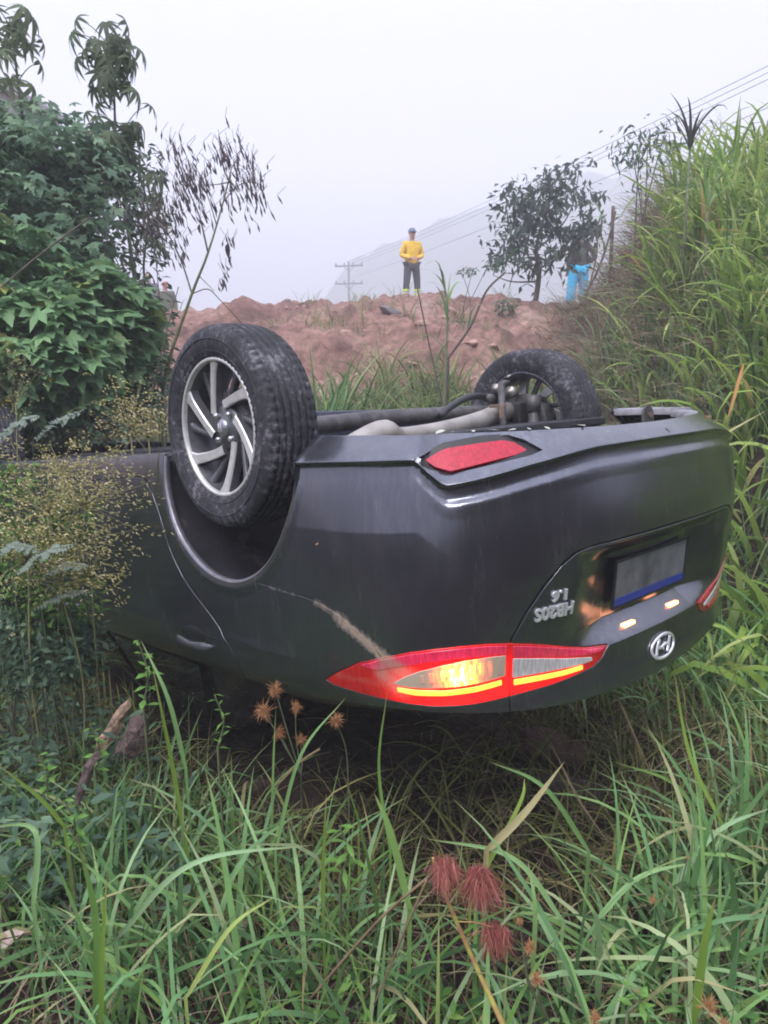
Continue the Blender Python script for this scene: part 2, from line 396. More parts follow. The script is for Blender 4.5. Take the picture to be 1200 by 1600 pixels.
def rubber_mat():
    m, n, o = new_mat('tyre_rubber'); p = principled(n, Roughness=.72, **{'Specular IOR Level': .35})
    x = noise(n, 9, 7, .7); y = noise(n, 70, 5, .7)
    a = n.nodes.new('ShaderNodeMath'); a.operation = 'MULTIPLY'; n.links.new(x.outputs['Fac'], a.inputs[0]); n.links.new(y.outputs['Fac'], a.inputs[1])
    r = ramp(n, a.outputs[0], [(.16, (.014, .014, .018)), (.28, (.040, .040, .050)), (.38, (.17, .16, .18))]); n.links.new(r.outputs[0], p.inputs['Base Color'])
    b = bump(n, y.outputs['Fac'], .35, .003); n.links.new(b.outputs[0], p.inputs['Normal']); n.links.new(p.outputs[0], o.inputs[0]); return m
RUBBER = rubber_mat()
ALLOY = simple('machined_alloy', (.62, .61, .60), .36, .5, .12, 40)
ALLOYD = simple('dark_alloy', (.13, .13, .145), .38, .6, .2, 30)
STEEL = simple('exhaust_steel', (.36, .33, .30), .45, .65, .3, 9, bmp=.15, bscale=25)
STEELD = simple('dirty_steel', (.10, .095, .095), .6, .6, .4, 25, bmp=.3)
CHROME = simple('chrome', (.80, .80, .84), .22, .55, .05)
GLASSD = simple('tinted_window_glass', (.008, .009, .010), .06, 0, .1, **{'Specular IOR Level': .7})
def lens(name, col, rough=.12, emis=None, est=0., coat=1., lamp=False):
    m, n, o = new_mat(name); p = principled(n, Roughness=rough, **{'Coat Weight': coat, 'Coat Roughness': .06})
    x = noise(n, 140, 3, stretch=(1, 1, .1)); r = ramp(n, x.outputs['Fac'], [(.35, [c*.75 for c in col]), (.65, [min(1, c*1.2) for c in col])]); n.links.new(r.outputs[0], p.inputs['Base Color'])
    ad_ = n.nodes.new('ShaderNodeAttribute'); ad_.attribute_name = 'dirt'; nz_ = noise(n, 50, 8, .75); mu_ = n.nodes.new('ShaderNodeMath'); mu_.operation = 'MULTIPLY'; n.links.new(ad_.outputs['Fac'], mu_.inputs[0]); n.links.new(nz_.outputs['Fac'], mu_.inputs[1])
    dr_ = ramp(n, mu_.outputs[0], [(.10, (0, 0, 0)), (.42, (.85, .85, .85))]); mm_ = n.nodes.new('ShaderNodeMixRGB'); n.links.new(dr_.outputs[0], mm_.inputs[0]); n.links.new(r.outputs[0], mm_.inputs[1]); mm_.inputs[2].default_value = (.30, .20, .16, 1); n.links.new(mm_.outputs[0], p.inputs['Base Color'])
    if emis:
        p.inputs['Emission Color'].default_value = emis+(1,); p.inputs['Emission Strength'].default_value = est
        if lamp:
            a = n.nodes.new('ShaderNodeAttribute'); a.attribute_name = 'lamp'; k = n.nodes.new('ShaderNodeMath'); k.operation = 'MULTIPLY'; k.inputs[1].default_value = est; n.links.new(a.outputs['Fac'], k.inputs[0]); n.links.new(k.outputs[0], p.inputs['Emission Strength'])
    n.links.new(p.outputs[0], o.inputs[0]); return m
RED = lens('red_lens', (.30, .006, .012))
REDUNLIT = lens('red_reflector', (.42, .008, .030), .5, coat=.12)
REDLIT = lens('lit_red_lens', (.42, .006, .012), .12, (1., .008, .008), 1.0, lamp=True)
PINKED = lens('pale_red_lens', (.70, .03, .10), .10, (1., .02, .07), .30, lamp=True)
STRIP = lens('lit_light_strip', (.8, .3, .1), .3, (1., .12, .008), 2.2)
CLEAR = lens('clear_lens', (.55, .53, .54), .10)
def indicator_mat():
    m, n, o = new_mat('lit_indicator'); p = principled(n, Roughness=.15, **{'Coat Weight': 1.}); p.inputs['Base Color'].default_value = (.50, .40, .30, 1)
    a = n.nodes.new('ShaderNodeAttribute'); a.attribute_name = 'v'
    t = noise(n, 120, 4, .75, stretch=(1, 1, .22))
    md = n.nodes.new('ShaderNodeMath'); md.operation = 'MULTIPLY'; n.links.new(a.outputs['Fac'], md.inputs[0]); n.links.new(t.outputs['Fac'], md.inputs[1])
    r = ramp(n, md.outputs[0], [(.10, (0, 0, 0)), (.26, (.10, .012, .004)), (.38, (.45, .05, .003)), (.48, (.95, .17, .004)), (.58, (1., .36, .012)), (.72, (1, .75, .32))]); n.links.new(r.outputs[0], p.inputs['Emission Color']); p.inputs['Emission Strength'].default_value = 1.05
    n.links.new(p.outputs[0], o.inputs[0]); return m
INDIC = indicator_mat()
# --- body panels. mirror helper
def both(f):
    for s in (1, -1): f(s)
def mir(P, s): P = np.array(P, float); P[:, 0] *= s; return P
def arc(uc, zc, r, a0, a1, n=26):
    a = np.radians(np.linspace(a0, a1, n)); return np.stack([uc+r*np.cos(a), zc+r*np.sin(a)], 1)
UC, ZC, RA = 1.577, .30, .355
top_l = [(1.172,.884),(1.12,.856),(1.036,.816),(.96,.792),(.88,.774),(.815,.767),(.752,.765),(.685,.768),(.62,.777)]       # lower edge of the tail lamp, outer to split (upright frame)
top_r = [(.62,.777),(.555,.791),(.49,.808),(.42,.829),(.35,.846),(.268,.858)]
bot_r = [(.268,.858),(.292,.886),(.33,.902),(.40,.908),(.488,.912),(.62,.914)]
bot_l = [(.62,.914),(.724,.917),(.832,.914),(.972,.903),(1.092,.897),(1.15,.893)]
zt_f = pc([0,.12,.4,.616,.796,.94,1.10,1.25,1.5,1.8], [1.0,.997,.978,.957,.936,.928,.938,.96,.985,.99])
gq = [(1.446,.630),(1.396,.642),(1.34,.648),(1.28,.653),(1.20,.660),(1.14,.670),(1.08,.692),(1.02,.728),(.985,.760),(.958,.790)]
lidc = [(.62,.777),(.575,.70),(.53,.645),(.485,.600),(.435,.574),(.38,.566),(.2,.564),(0,.563)]
bl = [(1.232,.240),(1.12,.244),(1.02,.248),(.85,.256),(.7,.260),(.5,.268),(.2,.276),(0,.278)]
def side_arc(a0, a1): return arc(UC, ZC, RA, a0, a1)
# bumper
a_low = 180+math.degrees(math.asin((.30-.240)/RA)); a_hi = 180-math.degrees(math.asin((.630-.30)/RA))
R1 = [tuple(p) for p in bl[::-1]]+[tuple(p) for p in arc(UC, ZC, RA, a_low, a_hi, 24)][1:]+gq[1:]+[(.95,.789),(.88,.7705),(.815,.763),(.752,.761),(.685,.764),(.625,.772)]
half = R1+[(p[0]+.004, p[1]-.004) for p in lidc[1:]]
half = half[:-1]+[(0, .559)]
other = [(-p[0], p[1]) for p in half[::-1]][1:-1]
fogh = [(.838,.312),(.80,.296),(.748,.281),(.64,.275),(.55,.273),(.515,.288),(.490,.315),(.53,.3245),(.64,.338),(.752,.352),(.80,.335)]
ul_ = np.arange(-1.40, 1.401, .0085)
bump_o = panel('rear_bumper', half+other, PAINT, car, holes=[mir(fogh, 1), mir(fogh, -1)], du=.013, dz=.006, lines=[np.stack([ul_, crease(np.abs(ul_))+d_], 1) for d_ in (-.0035, .0005, .0075, .030, .052)])
def SF(u, z, d=0.):
    u = np.asarray(u, float); z = np.asarray(z, float); x, y, nx, ny = base(u); o = -.020-.78*(.345-z)+d
    return np.stack([x+nx*o, y+ny*o, z+0*u], -1)
def SFN(u, z):
    e = 1.5e-3; n = np.cross(SF(u+e, z)-SF(u-e, z), SF(u, z+e)-SF(u, z-e)); return n/np.linalg.norm(n, axis=-1, keepdims=True)
def fog(s):
    h = empty('fog_lamp', parent=car)
    P = np.array(fogh); c = P.mean(0)
    def shrink(P, dx): 
        v = c-P; return P+v/np.linalg.norm(v, axis=1, keepdims=True)*dx
    panel('lamp_recess', mir(shrink(P, -.006), s), BLACKP, h, d=-.016, depth=.004, fn=SF, nfn=SFN)
    L = [(.808,.3145),(.775,.300),(.745,.292),(.65,.287),(.58,.285),(.548,.293),(.522,.314),(.56,.320),(.66,.332),(.745,.343),(.785,.330)]
    panel('lamp_lens', mir(L, s), REDUNLIT, h, d=-.002, depth=.012, dz=.008, fn=SF, nfn=SFN)
both(fog)
# boot lid
lh = [(0,.567)]+[(p[0]-.004, p[1]+.003) for p in lidc[::-1][1:-1]]+[(.6165,.774)]+[(.555,.787),(.49,.804),(.42,.825),(.35,.842),(.264,.854),(.260,.861),(.286,.890),(.326,.9065),(.40,.912),(.488,.916),(.6165,.918)]+[(.6165, .956)]+[(x, float(zt_f(x))) for x in (.5,.4,.3,.2,.1,0)]
panel('boot_lid', lh+[(-p[0], p[1]) for p in lh[::-1]][1:-1], PAINT, car, du=.012, dz=.006)
# tail lamps: outer half on the wing, inner half on the lid
def tail(s):
    lit = s > 0
    t = empty('tail_lamp', parent=car); t['label'] = 'lit tail lamp with yellow indicator' if lit else 'unlit red tail lamp'
    RL, PK = (REDLIT, PINKED) if lit else (RED, PINKED2)
    def sh(P, dd):
        P = np.array(P); c = P.mean(0); v = c-P; return P+v/np.linalg.norm(v, axis=1, keepdims=True)*dd
    outer = top_l+[(.6235,.778)]+[(.6235,.914)]+bot_l[1:]
    ring = [(1.06,.848),(.99,.824),(.92,.806),(.86,.797),(.79,.790),(.72,.789),(.65,.793),(.634,.797),(.634,.876),(.70,.879),(.80,.878),(.88,.876),(.98,.878),(1.05,.876)]
    # housing lens
    panel('red_lens', mir(outer, s), RL if lit else RED, t, d=.001, depth=.02, dz=.01)
    inner = [(.6165,.778)]+top_r[1:]+bot_r[1:-1]+[(.6165,.914)]
    panel('red_lens', mir(inner, s), RL if lit else RED, t, d=.001, depth=.02, dz=.01)
    # pale upper band of the lens (towards the boot floor)
    pk = [(1.03,.820),(.96,.798),(.88,.779),(.815,.772),(.752,.770),(.685,.773),(.632,.781),(.632,.800),(.69,.794),(.76,.792),(.84,.797),(.92,.812),(.98,.826)]
    panel('lens_band', mir(pk, s), PK, t, d=.0028, depth=.003, dz=.01)
    pk2 = [(.610,.785),(.555,.797),(.49,.813),(.42,.833),(.35,.850),(.285,.861),(.30,.868),(.36,.862),(.44,.847),(.52,.829),(.610,.811)]
    panel('lens_band', mir(pk2, s), PK, t, d=.0028, depth=.003, dz=.01)
    # indicator window
    ind = [(.935,.857),(.90,.838),(.86,.823),(.80,.810),(.74,.803),(.68,.803),(.634,.806),(.634,.858),(.70,.864),(.78,.866),(.86,.865),(.90,.863)]
    o = panel('indicator_window', mir(ind, s), INDIC if lit else CLEAR, t, d=.0032, depth=.004, du=.01, dz=.006)
    me = o.data; co = np.zeros(len(me.vertices)*3); me.vertices.foreach_get('co', co); co = co.reshape(-1, 3)
    q = np.array(S(np.array([.76]), np.array([.835])))[0]; dd = np.linalg.norm((co-q)*[1, 1, .7], axis=1)
    a_ = me.attributes.new('v', 'FLOAT', 'POINT'); a_.data.foreach_set('value', np.clip(1.25-(dd/.085)**1.6, 0, 1.25).astype(np.float32))
    if lit:
        # fluted reflector ribs behind the indicator
        for k in range(9):
            u0 = .645+.026*k; zt0 = .812+.0009*k*k*.35
            panel('reflector_rib', mir([(u0, zt0), (u0+.009, zt0), (u0+.009, .852), (u0, .852)], s), INDIC, t, d=.0046, depth=.002, step=.02)
            oo = t.children[-1].data; co = np.zeros(len(oo.vertices)*3); oo.vertices.foreach_get('co', co); co = co.reshape(-1, 3)
            dd = np.linalg.norm((co-q)*[1, 1, .7], axis=1); a_ = oo.attributes.new('v', 'FLOAT', 'POINT'); a_.data.foreach_set('value', np.clip(1.45-(dd/.085)**1.5, 0, 1.4).astype(np.float32))
    rev = [(.609,.819),(.52,.837),(.44,.855),(.37,.869),(.335,.876),(.332,.884),(.37,.884),(.45,.878),(.53,.873),(.609,.868)]
    panel('reversing_window', mir(rev, s), CLEAR, t, d=.0032, depth=.004, du=.01)
    st1 = [(.925,.868),(.88,.872),(.80,.876),(.72,.875),(.645,.870),(.645,.880),(.72,.886),(.80,.887),(.88,.884),(.925,.877)]
    st2 = [(.605,.876),(.52,.882),(.44,.887),(.372,.889),(.372,.898),(.44,.897),(.52,.893),(.605,.888)]
    for q_ in (st1, st2): panel('light_strip', mir(q_, s), STRIP if lit else PINKED2, t, d=.0042, depth=.004, dz=.006)
    if lit:
        # the lamps light the lens unevenly: brightest under the bulbs and strips
        for o in t.children:
            if o.type != 'MESH' or not (o.name.startswith('red_lens') or o.name.startswith('lens_band')): continue
            me = o.data; co = np.zeros(len(me.vertices)*3); me.vertices.foreach_get('co', co); co = co.reshape(-1, 3)
            g = 0
            for (uu_, zz_, w_, k_) in ((.76, .835, .11, .6), (.78, .890, .10, .75), (.66, .885, .07, .5), (.50, .895, .11, .45), (.87, .88, .07, .35)):
                q_ = S(np.array([uu_]), np.array([zz_]))[0]; g = g+k_*np.exp(-(np.linalg.norm((co-q_)*[1, 1, 1.5], axis=1)/w_)**2)
            a_ = me.attributes.new('lamp', 'FLOAT', 'POINT'); a_.data.foreach_set('value', (np.clip(g, 0, 1)*.72+.012).astype(np.float32))
    return t
PINKED2 = lens('dull_red_lens', (.50, .02, .04))
both(tail)
# quarter panel with sill
def quarter(s):
    P = [(p[0], p[1]+.003) for p in gq[::-1]][:-1]   # from lamp to arch
    P = [(.966,.7965)]+P[1:]
    A = [tuple(p) for p in arc(UC, ZC, RA, a_hi, -6, 46)]
    low = [(1.934,.262),(2.4,.268),(3.2,.285),(3.70,.29)]
    frontA = [(3.735,.30),(3.722,.372)]
    sill = [(3.4,.368),(2.8,.358),(2.3,.342),(2.15,.334),(2.085,.334)]
    door = [(2.056,.345),(2.01,.39),(1.972,.448),(1.945,.50),(1.920,.564),(1.888,.615),(1.848,.664),(1.79,.712),(1.732,.756),(1.675,.805),(1.640,.852),(1.618,.900),(1.625,.945),(1.65,.985)]
    top = [(x, float(zt_f(x))) for x in (1.5,1.38,1.25,1.17,1.10,1.02,.94,.87,.796,.7,.6235)]
    lamp = [(.6235,.918),(.724,.921),(.832,.918),(.972,.907),(1.092,.901),(1.158,.897),(1.182,.885),(1.124,.852),(1.04,.812)]
    panel('quarter_panel', mir(P+A+low+frontA+sill+door+top+lamp, s), PAINT, car, du=.016, dz=.009)
both(quarter)
def doors(s):
    rd = [(2.74,.362),(2.3,.348),(2.15,.340),(2.095,.341),(2.070,.353),(2.018,.392),(1.980,.450),(1.953,.502),(1.928,.566),(1.896,.617),(1.856,.667),(1.798,.716),(1.740,.760),(1.683,.809),(1.648,.855),(1.626,.902),(1.633,.945),(1.66,.99),(2.74,.985)]
    r = panel('rear_door', mir(rd[::-1], s), PAINT, car, du=.018, dz=.010)
    fd = [(2.746,.362),(3.4,.374),(3.66,.378),(3.70,.45),(3.69,.75),(3.60,.985),(2.746,.985)]
    f = panel('front_door', mir(fd, s), PAINT, car, du=.03, dz=.014)
    FA = [tuple(p) for p in arc(4.077, ZC, RA, 197, -18, 40)]
    ff = [(3.668,.378),(3.722,.378)]+FA[7:-3]+[(4.44,.24),(4.62,.26),(4.60,.55),(4.60,.70),(4.55,.86),(4.3,.93),(3.95,.965),(3.606,.985),(3.698,.75),(3.708,.45)]
    panel('front_wing', mir(ff, s), PAINT, car, du=.03, dz=.014)
    for dr, u0, u1 in ((r, 1.715, 1.955), (f, 2.80, 3.04)):
        zc = .868
        a = np.linspace(0, 2*np.pi, 24, endpoint=False); cu = (u0+u1)/2
        cup = np.stack([cu+.01+.062*np.cos(a), zc-.012+.026*np.sin(a)], 1)
        panel('handle_cup', mir(cup, s), BLACKP, dr, d=.0012, depth=.001, du=.03)
        # grip: arched bar, thicker at both feet
        us = np.linspace(u0, u1, 22); t = (us-u0)/(u1-u0)
        d = .010+.022*np.sin(np.pi*np.clip(t, 0, 1))**.45; zz = zc+.010+.006*np.sin(np.pi*t)
        P = S(us*s, zz, d); hgt = .010+.006*np.abs(np.cos(np.pi*t)); n_ = 12; V = []; aa = np.linspace(0, 2*np.pi, n_, endpoint=False)
        nn = SN(us*s, zz)
        for i in range(len(us)):
            e = min(1, 4*min(t[i], 1-t[i])+.25)
            V.append(P[i]+np.outer(np.cos(aa)*hgt[i]*e, [0, 0, 1])+np.outer(np.sin(aa)*.008*e, nn[i]))
        V = np.vstack(V); F = [(i*n_+j, i*n_+(j+1) % n_, (i+1)*n_+(j+1) % n_, (i+1)*n_+j) for i in range(len(us)-1) for j in range(n_)]+[tuple(range(n_)), tuple(range((len(us)-1)*n_, len(us)*n_))]
        ob('door_handle', V, F, HANDLE, dr)
HANDLE = simple('handle_paint', (.16, .16, .18), .25, .7, .1)
both(doors)
# front end (hidden in the bush, kept plain but whole)
fb = [(4.628,.26),(5.0,.22),(UMAX-1e-3,.20),(UMAX-1e-3,.70),(5.1,.70),(4.608,.70),(4.608,.55)]
for s in (1, -1): panel('front_bumper', mir(fb, s), PAINT, car, du=.04, dz=.02)
def frontbits(s):
    panel('headlamp', mir([(4.62,.71),(5.02,.705),(5.0,.76),(4.66,.84)], s), CLEAR, car, d=.002, du=.03)
    panel('grille', mir([(5.04,.42),(UMAX-.002,.42),(UMAX-.002,.66),(5.06,.66)], s), BLACKP, car, d=.006, du=.03)
both(frontbits)
# inner skins so that nothing shows through gaps: dark sheet 12 mm under the panels
def skin_sheet(name, us, zf, d, mat, parent=car):
    Z = [zf(u) for u in us]; k = len(Z[0]); V = np.vstack([S(np.full(k, u), z, d) for u, z in zip(us, Z)])
    F = [(i*k+j, (i+1)*k+j, (i+1)*k+j+1, i*k+j+1) for i in range(len(us)-1) for j in range(k-1)]
    return ob(name, V, F, mat, parent)
def zrow(u):
    a = abs(u); z0 = .27 if a < 1.2 else .28
    for uc in (UC, 4.077):
        if abs(a-uc) < RA+.02: z0 = max(z0, .30+math.sqrt(max(0, (RA+.02)**2-(a-uc)**2)))
    z1 = float(zt_f(min(a, 1.7)))-.01 if a < 4.5 else .80
    return np.linspace(z0+.015, z1, 34)
skin_sheet('inner_shell', np.linspace(-5.38, 5.38, 380), zrow, -.016, UNDER)
# deck, greenhouse, bonnet
def loft(name, rows, mat, close=False, cap=False):
    k = len(rows[0]); V = np.vstack(rows)
    F = [(i*k+j, i*k+(j+1) % k, (i+1)*k+(j+1) % k, (i+1)*k+j) for i in range(len(rows)-1) for j in range(k if close else k-1)]
    if cap: F.append(tuple((len(rows)-1)*k+j for j in range(k)))
    return ob(name, V, F, mat, car)
ud = np.linspace(-1.62, 1.62, 90); e0 = S(ud, zt_f(np.abs(ud)))
def deckrow(t, z):
    q = e0.copy(); c = np.array([0, .92, 0]); q[:, 0] = e0[:, 0]*(1-t*.22); q[:, 1] = e0[:, 1]+(.80-e0[:, 1])*t*ss(1.7, 1.0, np.abs(ud)); q[:, 2] = e0[:, 2]*(1-t)+z*t; q[:, 2] += .012*np.sin(np.pi*min(1, t*2))
    return q
loft('boot_deck', [deckrow(t, 1.075) for t in (0, .03, .08, .16, .3, .5, .75, 1.0)], PAINT)
def ring(z, hw, y0, y1, n=72, p=5.):
    a = np.linspace(0, 2*np.pi, n, endpoint=False); c = np.cos(a); s_ = np.sin(a)
    return np.stack([hw*np.sign(c)*np.abs(c)**(2/p), (y0+y1)/2+(y1-y0)/2*np.sign(s_)*np.abs(s_)**(2/p), np.full(n, z)], 1)
cab = [ring(.96, .795, .80, 3.35), ring(1.03, .76, .92, 3.12), ring(1.12, .72, 1.08, 2.92), ring(1.22, .675, 1.22, 2.72), ring(1.32, .63, 1.36, 2.53), ring(1.38, .60, 1.46, 2.40), ring(1.415, .56, 1.58, 2.28), ring(1.43, .45, 1.75, 2.15)]
loft('roof', cab, PAINT, close=True, cap=True)
def winq(name, pts, off_=.004):
    """glass pane laid on the cabin: pts given as (x side, y, z) corners, thickened outward"""
    P = np.array(pts, float); n = np.cross(P[1]-P[0], P[2]-P[0]); n /= np.linalg.norm(n)
    c = np.array([0, 2., 1.15]); n = n if (P.mean(0)-c)@n > 0 else -n
    V = np.vstack([P+n*.012, P-n*.02]); k = len(P)
    return ob(name, V, [tuple(range(k)), tuple(range(k, 2*k))[::-1]]+[(i, (i+1) % k, k+(i+1) % k, k+i) for i in range(k)], GLASSD, car, smooth=False)
for s in (1, -1):
    winq('side_window', [(s*.775,1.30,1.0),(s*.775,2.02,1.0),(s*.64,2.0,1.31),(s*.64,1.52,1.31)])
    winq('side_window', [(s*.775,2.08,1.0),(s*.775,2.98,1.0),(s*.64,2.42,1.31),(s*.64,2.06,1.31)])
winq('rear_window', [(-.56,.93,1.03),(.56,.93,1.03),(.50,1.36,1.33),(-.50,1.36,1.33)])
winq('windscreen', [(-.60,3.10,1.03),(.60,3.10,1.03),(.52,2.52,1.33),(-.52,2.52,1.33)])
ub = np.linspace(3.6, UMAX, 30); eb = S(ub, np.interp(ub, [3.6,3.95,4.3,4.55,4.6,5.1,UMAX], [.985,.965,.93,.86,.74,.71,.71])-.003)
hood = []
for x in np.linspace(1, -1, 13):
    h = np.array([[p[0]*x, p[1]+.0*(1-abs(x)), p[2]+.07*(1-x*x)*ss(4.21, 3.6, p[1])+.05*(1-abs(x)**4)*ss(4.21, 4.0, p[1])] for p in eb]); hood.append(h)
loft('bonnet', hood, PAINT)
# --- underbody
def cobj(name, parts, mat, smooth=False, parent=car, kind=None):
    V, F = join(parts); return ob(name, V, F, mat, parent, smooth, kind)
# floor pan with ribs
cobj('floor_pan', [boxm((0, 2.25, .285), (1.50, 3.3, .03), bev=.006)]+[boxm((x, 2.1, .265), (.05, 1.9, .016), bev=.004) for x in (-.5, -.2, .2, .5)], UNDER)
cobj('fuel_tank', [boxm((-.16, 1.47, .235), (1.25, .46, .13), R=np.array(Matrix.Rotation(math.radians(1.9), 3, 'Y')), bev=.018)], simple('tank_shield', (.022, .024, .045), .55, var=.3, bmp=.2))
for s in (1, -1): cobj('sill_skirt', [boxm((s*.79, 2.45, .285), (.05, 1.5, .04), bev=.012)], simple('sill_plastic', (.028, .030, .045), .45))
# boot floor / spare wheel well, seen just above the bumper edge
V, F = lathe_x([(0, .001), (.0, .27), (-.02, .30), (-.09, .32)], 40); V = V[:, [1, 2, 0]]*[1, 1, -1]+[0, .52, .30]
cobj('boot_floor', [boxm((0, .60, .325), (1.30, .90, .02), bev=.004), boxm((0, .16, .335), (1.2, .05, .06), bev=.01)], UNDER)
ob('spare_wheel_well', V, F, UNDER, car)
# wheel arch liners
def liner(s):
    a = np.radians(np.linspace(2, 178, 48)); R_ = RA+.012
    rows = []
    for x, k in ((.845, 1.0), (.80, 1.03), (.74, 1.05), (.60, 1.05), (.50, 1.04)):
        rows.append(np.stack([np.full(48, s*x), .91+R_*k*np.cos(a), .30+R_*k*np.sin(a)], 1))
    V = np.vstack(rows); n = 48; F = [(i*n+j, i*n+j+1, (i+1)*n+j+1, (i+1)*n+j) for i in range(4) for j in range(n-1)]
    # inner wall
    V = np.vstack([V, [[s*.50, .91, .30]]]); F += [(4*n+j, 4*n+j+1, 5*n) for j in range(n-1)]
    ob('wheel_arch_liner', V, F, LINER, car)
    # rolled edge of the arch: paler flange, the lip highlight put into its colour
    a = np.radians(np.linspace(-5, 189, 60)); rows = []
    uu = UC+RA*np.cos(a); zz = ZC+RA*np.sin(a); P = S(uu*s, zz, -.002); nrm = SN(uu*s, zz)
    ctr = S(np.array([UC*s]), np.array([ZC]))[0]
    rad = P-ctr; rad[:, 0] = 0; rad /= np.linalg.norm(rad, axis=1, keepdims=True)
    for dr, dn in ((.0, 0), (-.006, -.002), (-.010, -.007), (-.010, -.022), (.004, -.030)):
        rows.append(P+rad*dr+nrm*dn)
    n = 60; V = np.vstack(rows); F = [(i*n+j, i*n+j+1, (i+1)*n+j+1, (i+1)*n+j) for i in range(4) for j in range(n-1)]
    ob('arch_flange', V, F, FLANGE, car)
def liner_mat():
    m, n, o = new_mat('arch_liner'); p = principled(n, Roughness=.7); x = noise(n, 6, 6, .7)
    r = ramp(n, x.outputs['Fac'], [(.40, (.009, .009, .014)), (.58, (.020, .019, .026)), (.70, (.12, .09, .075))]); n.links.new(r.outputs[0], p.inputs['Base Color'])
    y = noise(n, 50, 5); b = bump(n, y.outputs['Fac'], .3, .004); n.links.new(b.outputs[0], p.inputs['Normal']); n.links.new(p.outputs[0], o.inputs[0]); return m
LINER = liner_mat(); FLANGE = simple('highlight_flange_paint', (.22, .21, .24), .35, .5, .3, 40)
both(liner)
# --- wheels
def wheel(cx, cy, cz, s, camber=0., spin=0., full=True):
    w = empty('wheel', parent=car); w.location = (cx, cy, cz); w.rotation_euler = (spin, camber, 0); w.scale = (s*.95, 1, 1)
    # tyre: carcass with four grooves and shoulder cuts
    half = [(.0, .300), (.010, .3005), (.0105, .293), (.0175, .293), (.018, .3005), (.034, .300), (.0345, .2925), (.0415, .2925), (.042, .2995), (.058, .298), (.0585, .2945), (.0605, .2945), (.061, .2975), (.072, .295), (.081, .290), (.0885, .279), (.0925, .265), (.0935, .250), (.091, .235), (.0865, .222), (.083, .2125), (.0815, .2095), (.076, .2055), (.070, .203)]
    prof = [(-x, r) for x, r in half[::-1][:-1]]+half
    N_ = 264; V, F = lathe_x(prof, N_)
    m = len(prof); V = V.reshape(N_, m, 3); X = V[:, :, 0]; r = np.hypot(V[:, :, 1], V[:, :, 2]); j = np.arange(N_)[:, None]
    a = np.arctan2(V[:, :, 2], V[:, :, 1])
    # sipes: radial cuts every 4th column on ribs, slanted on shoulders
    cut = ((j % 4) == 0) & (np.abs(X) > .043) & (np.abs(X) < .084); cut |= ((j % 6) == 2) & (np.abs(X) > .019) & (np.abs(X) < .033)
    dr = np.where(cut, -.0045, 0); V[:, :, 1] *= (r+dr)/r; V[:, :, 2] *= (r+dr)/r
    V = V.reshape(-1, 3)
    ob('tyre', V, F, RUBBER, w)
    # raised rings on the sidewall
    V, F = join([lathe_x([(.0925, .2605), (.0955, .2595), (.0955, .2575), (.0925, .2565)], 96), lathe_x([(.0868, .2245), (.0888, .2235), (.0885, .2215), (.0858, .2205)], 96)])
    ob('sidewall_ring', V, F, RUBBER, w)
    # rim: barrel and polished lip
    V, F = lathe_x([(.074, .2060), (.079, .2045), (.080, .200), (.0795, .1965), (.077, .194), (.066, .192)], 264); ob('rim_lip', V, F, ALLOY, w)
    V, F = lathe_x([(.068, .1945), (.055, .190), (.02, .182), (-.045, .180), (-.060, .192), (-.078, .198), (-.080, .206), (-.074, .208)], 264); ob('rim_barrel', V, F, ALLOYD, w)
    # spokes
    for k in range(12):
        main = k % 2 == 0; th = math.radians(27+30*k)
        t = np.linspace(0, 1, 12)
        a0 = th+math.radians(52 if main else 38); r0 = .066 if main else .055
        p0 = np.array([r0*math.cos(a0), r0*math.sin(a0)]); p1 = np.array([.197*math.cos(th), .197*math.sin(th)])
        mid = (p0+p1)/2+np.array([-math.sin(th), math.cos(th)])*(.012 if main else .006)
        c = ((1-t)**2)[:, None]*p0+(2*t*(1-t))[:, None]*mid+(t**2)[:, None]*p1
        d = np.gradient(c, axis=0); d /= np.linalg.norm(d, axis=1, keepdims=True); nrm = np.stack([-d[:, 1], d[:, 0]], 1)
        wd_ = (.0125+.005*np.abs(t-.3)**1.3+.006*ss(.85, 1., t)) if main else (.008+.006*ss(.7, 1., t))
        xf = (.055+.017*t**1.5) if main else (.034+.022*t**1.5); dep = .030 if main else .02
        V = []
        for sg, dx, kk in ((-1, -dep, 1.25), (-1, -.004, 1.08), (-.82, 0, 1.), (.82, 0, 1.), (1, -.004, 1.08), (1, -dep, 1.25)):
            q = c+nrm*(sg*wd_*kk)[:, None] if not np.isscalar(wd_) else c+nrm*sg*wd_*kk
            V.append(np.stack([xf+dx, q[:, 0], q[:, 1]], 1))
        n = 12; V = np.vstack(V)
        F = [(i*n+q, i*n+q+1, ((i+1) % 6)*n+q+1, ((i+1) % 6)*n+q) for i in range(6) for q in range(n-1)]+[tuple(i*n for i in range(6)), tuple(i*n+n-1 for i in range(6))]
        me = mk_mesh('spoke', V, F, True)
        if main:
            me.materials.append(ALLOY); me.materials.append(ALLOYD)
            for p in me.polygons: p.material_index = 0 if abs(p.normal.x) > .55 else 1
            o = bpy.data.objects.new('spoke', me); C.objects.link(o); o.parent = w
            bm = bmesh.new(); bm.from_mesh(me); bmesh.ops.recalc_face_normals(bm, faces=bm.faces); bm.to_mesh(me); bm.free()
            for p in me.polygons: p.use_smooth = False
        else:
            o = link('spoke', me, ALLOYD, w)
    V, F = join([lathe_x([(.052, .001), (.054, .022), (.052, .028), (.047, .030), (.046, .060), (.040, .068), (.0, .070)], 48)]); ob('hub', V, F, ALLOYD, w)
    V, F = lathe_x([(.064, .001), (.0635, .016), (.060, .024), (.053, .026)], 32); ob('hub_cap', V, F, simple('cap_silver', (.35, .35, .38), .3, .8), w)
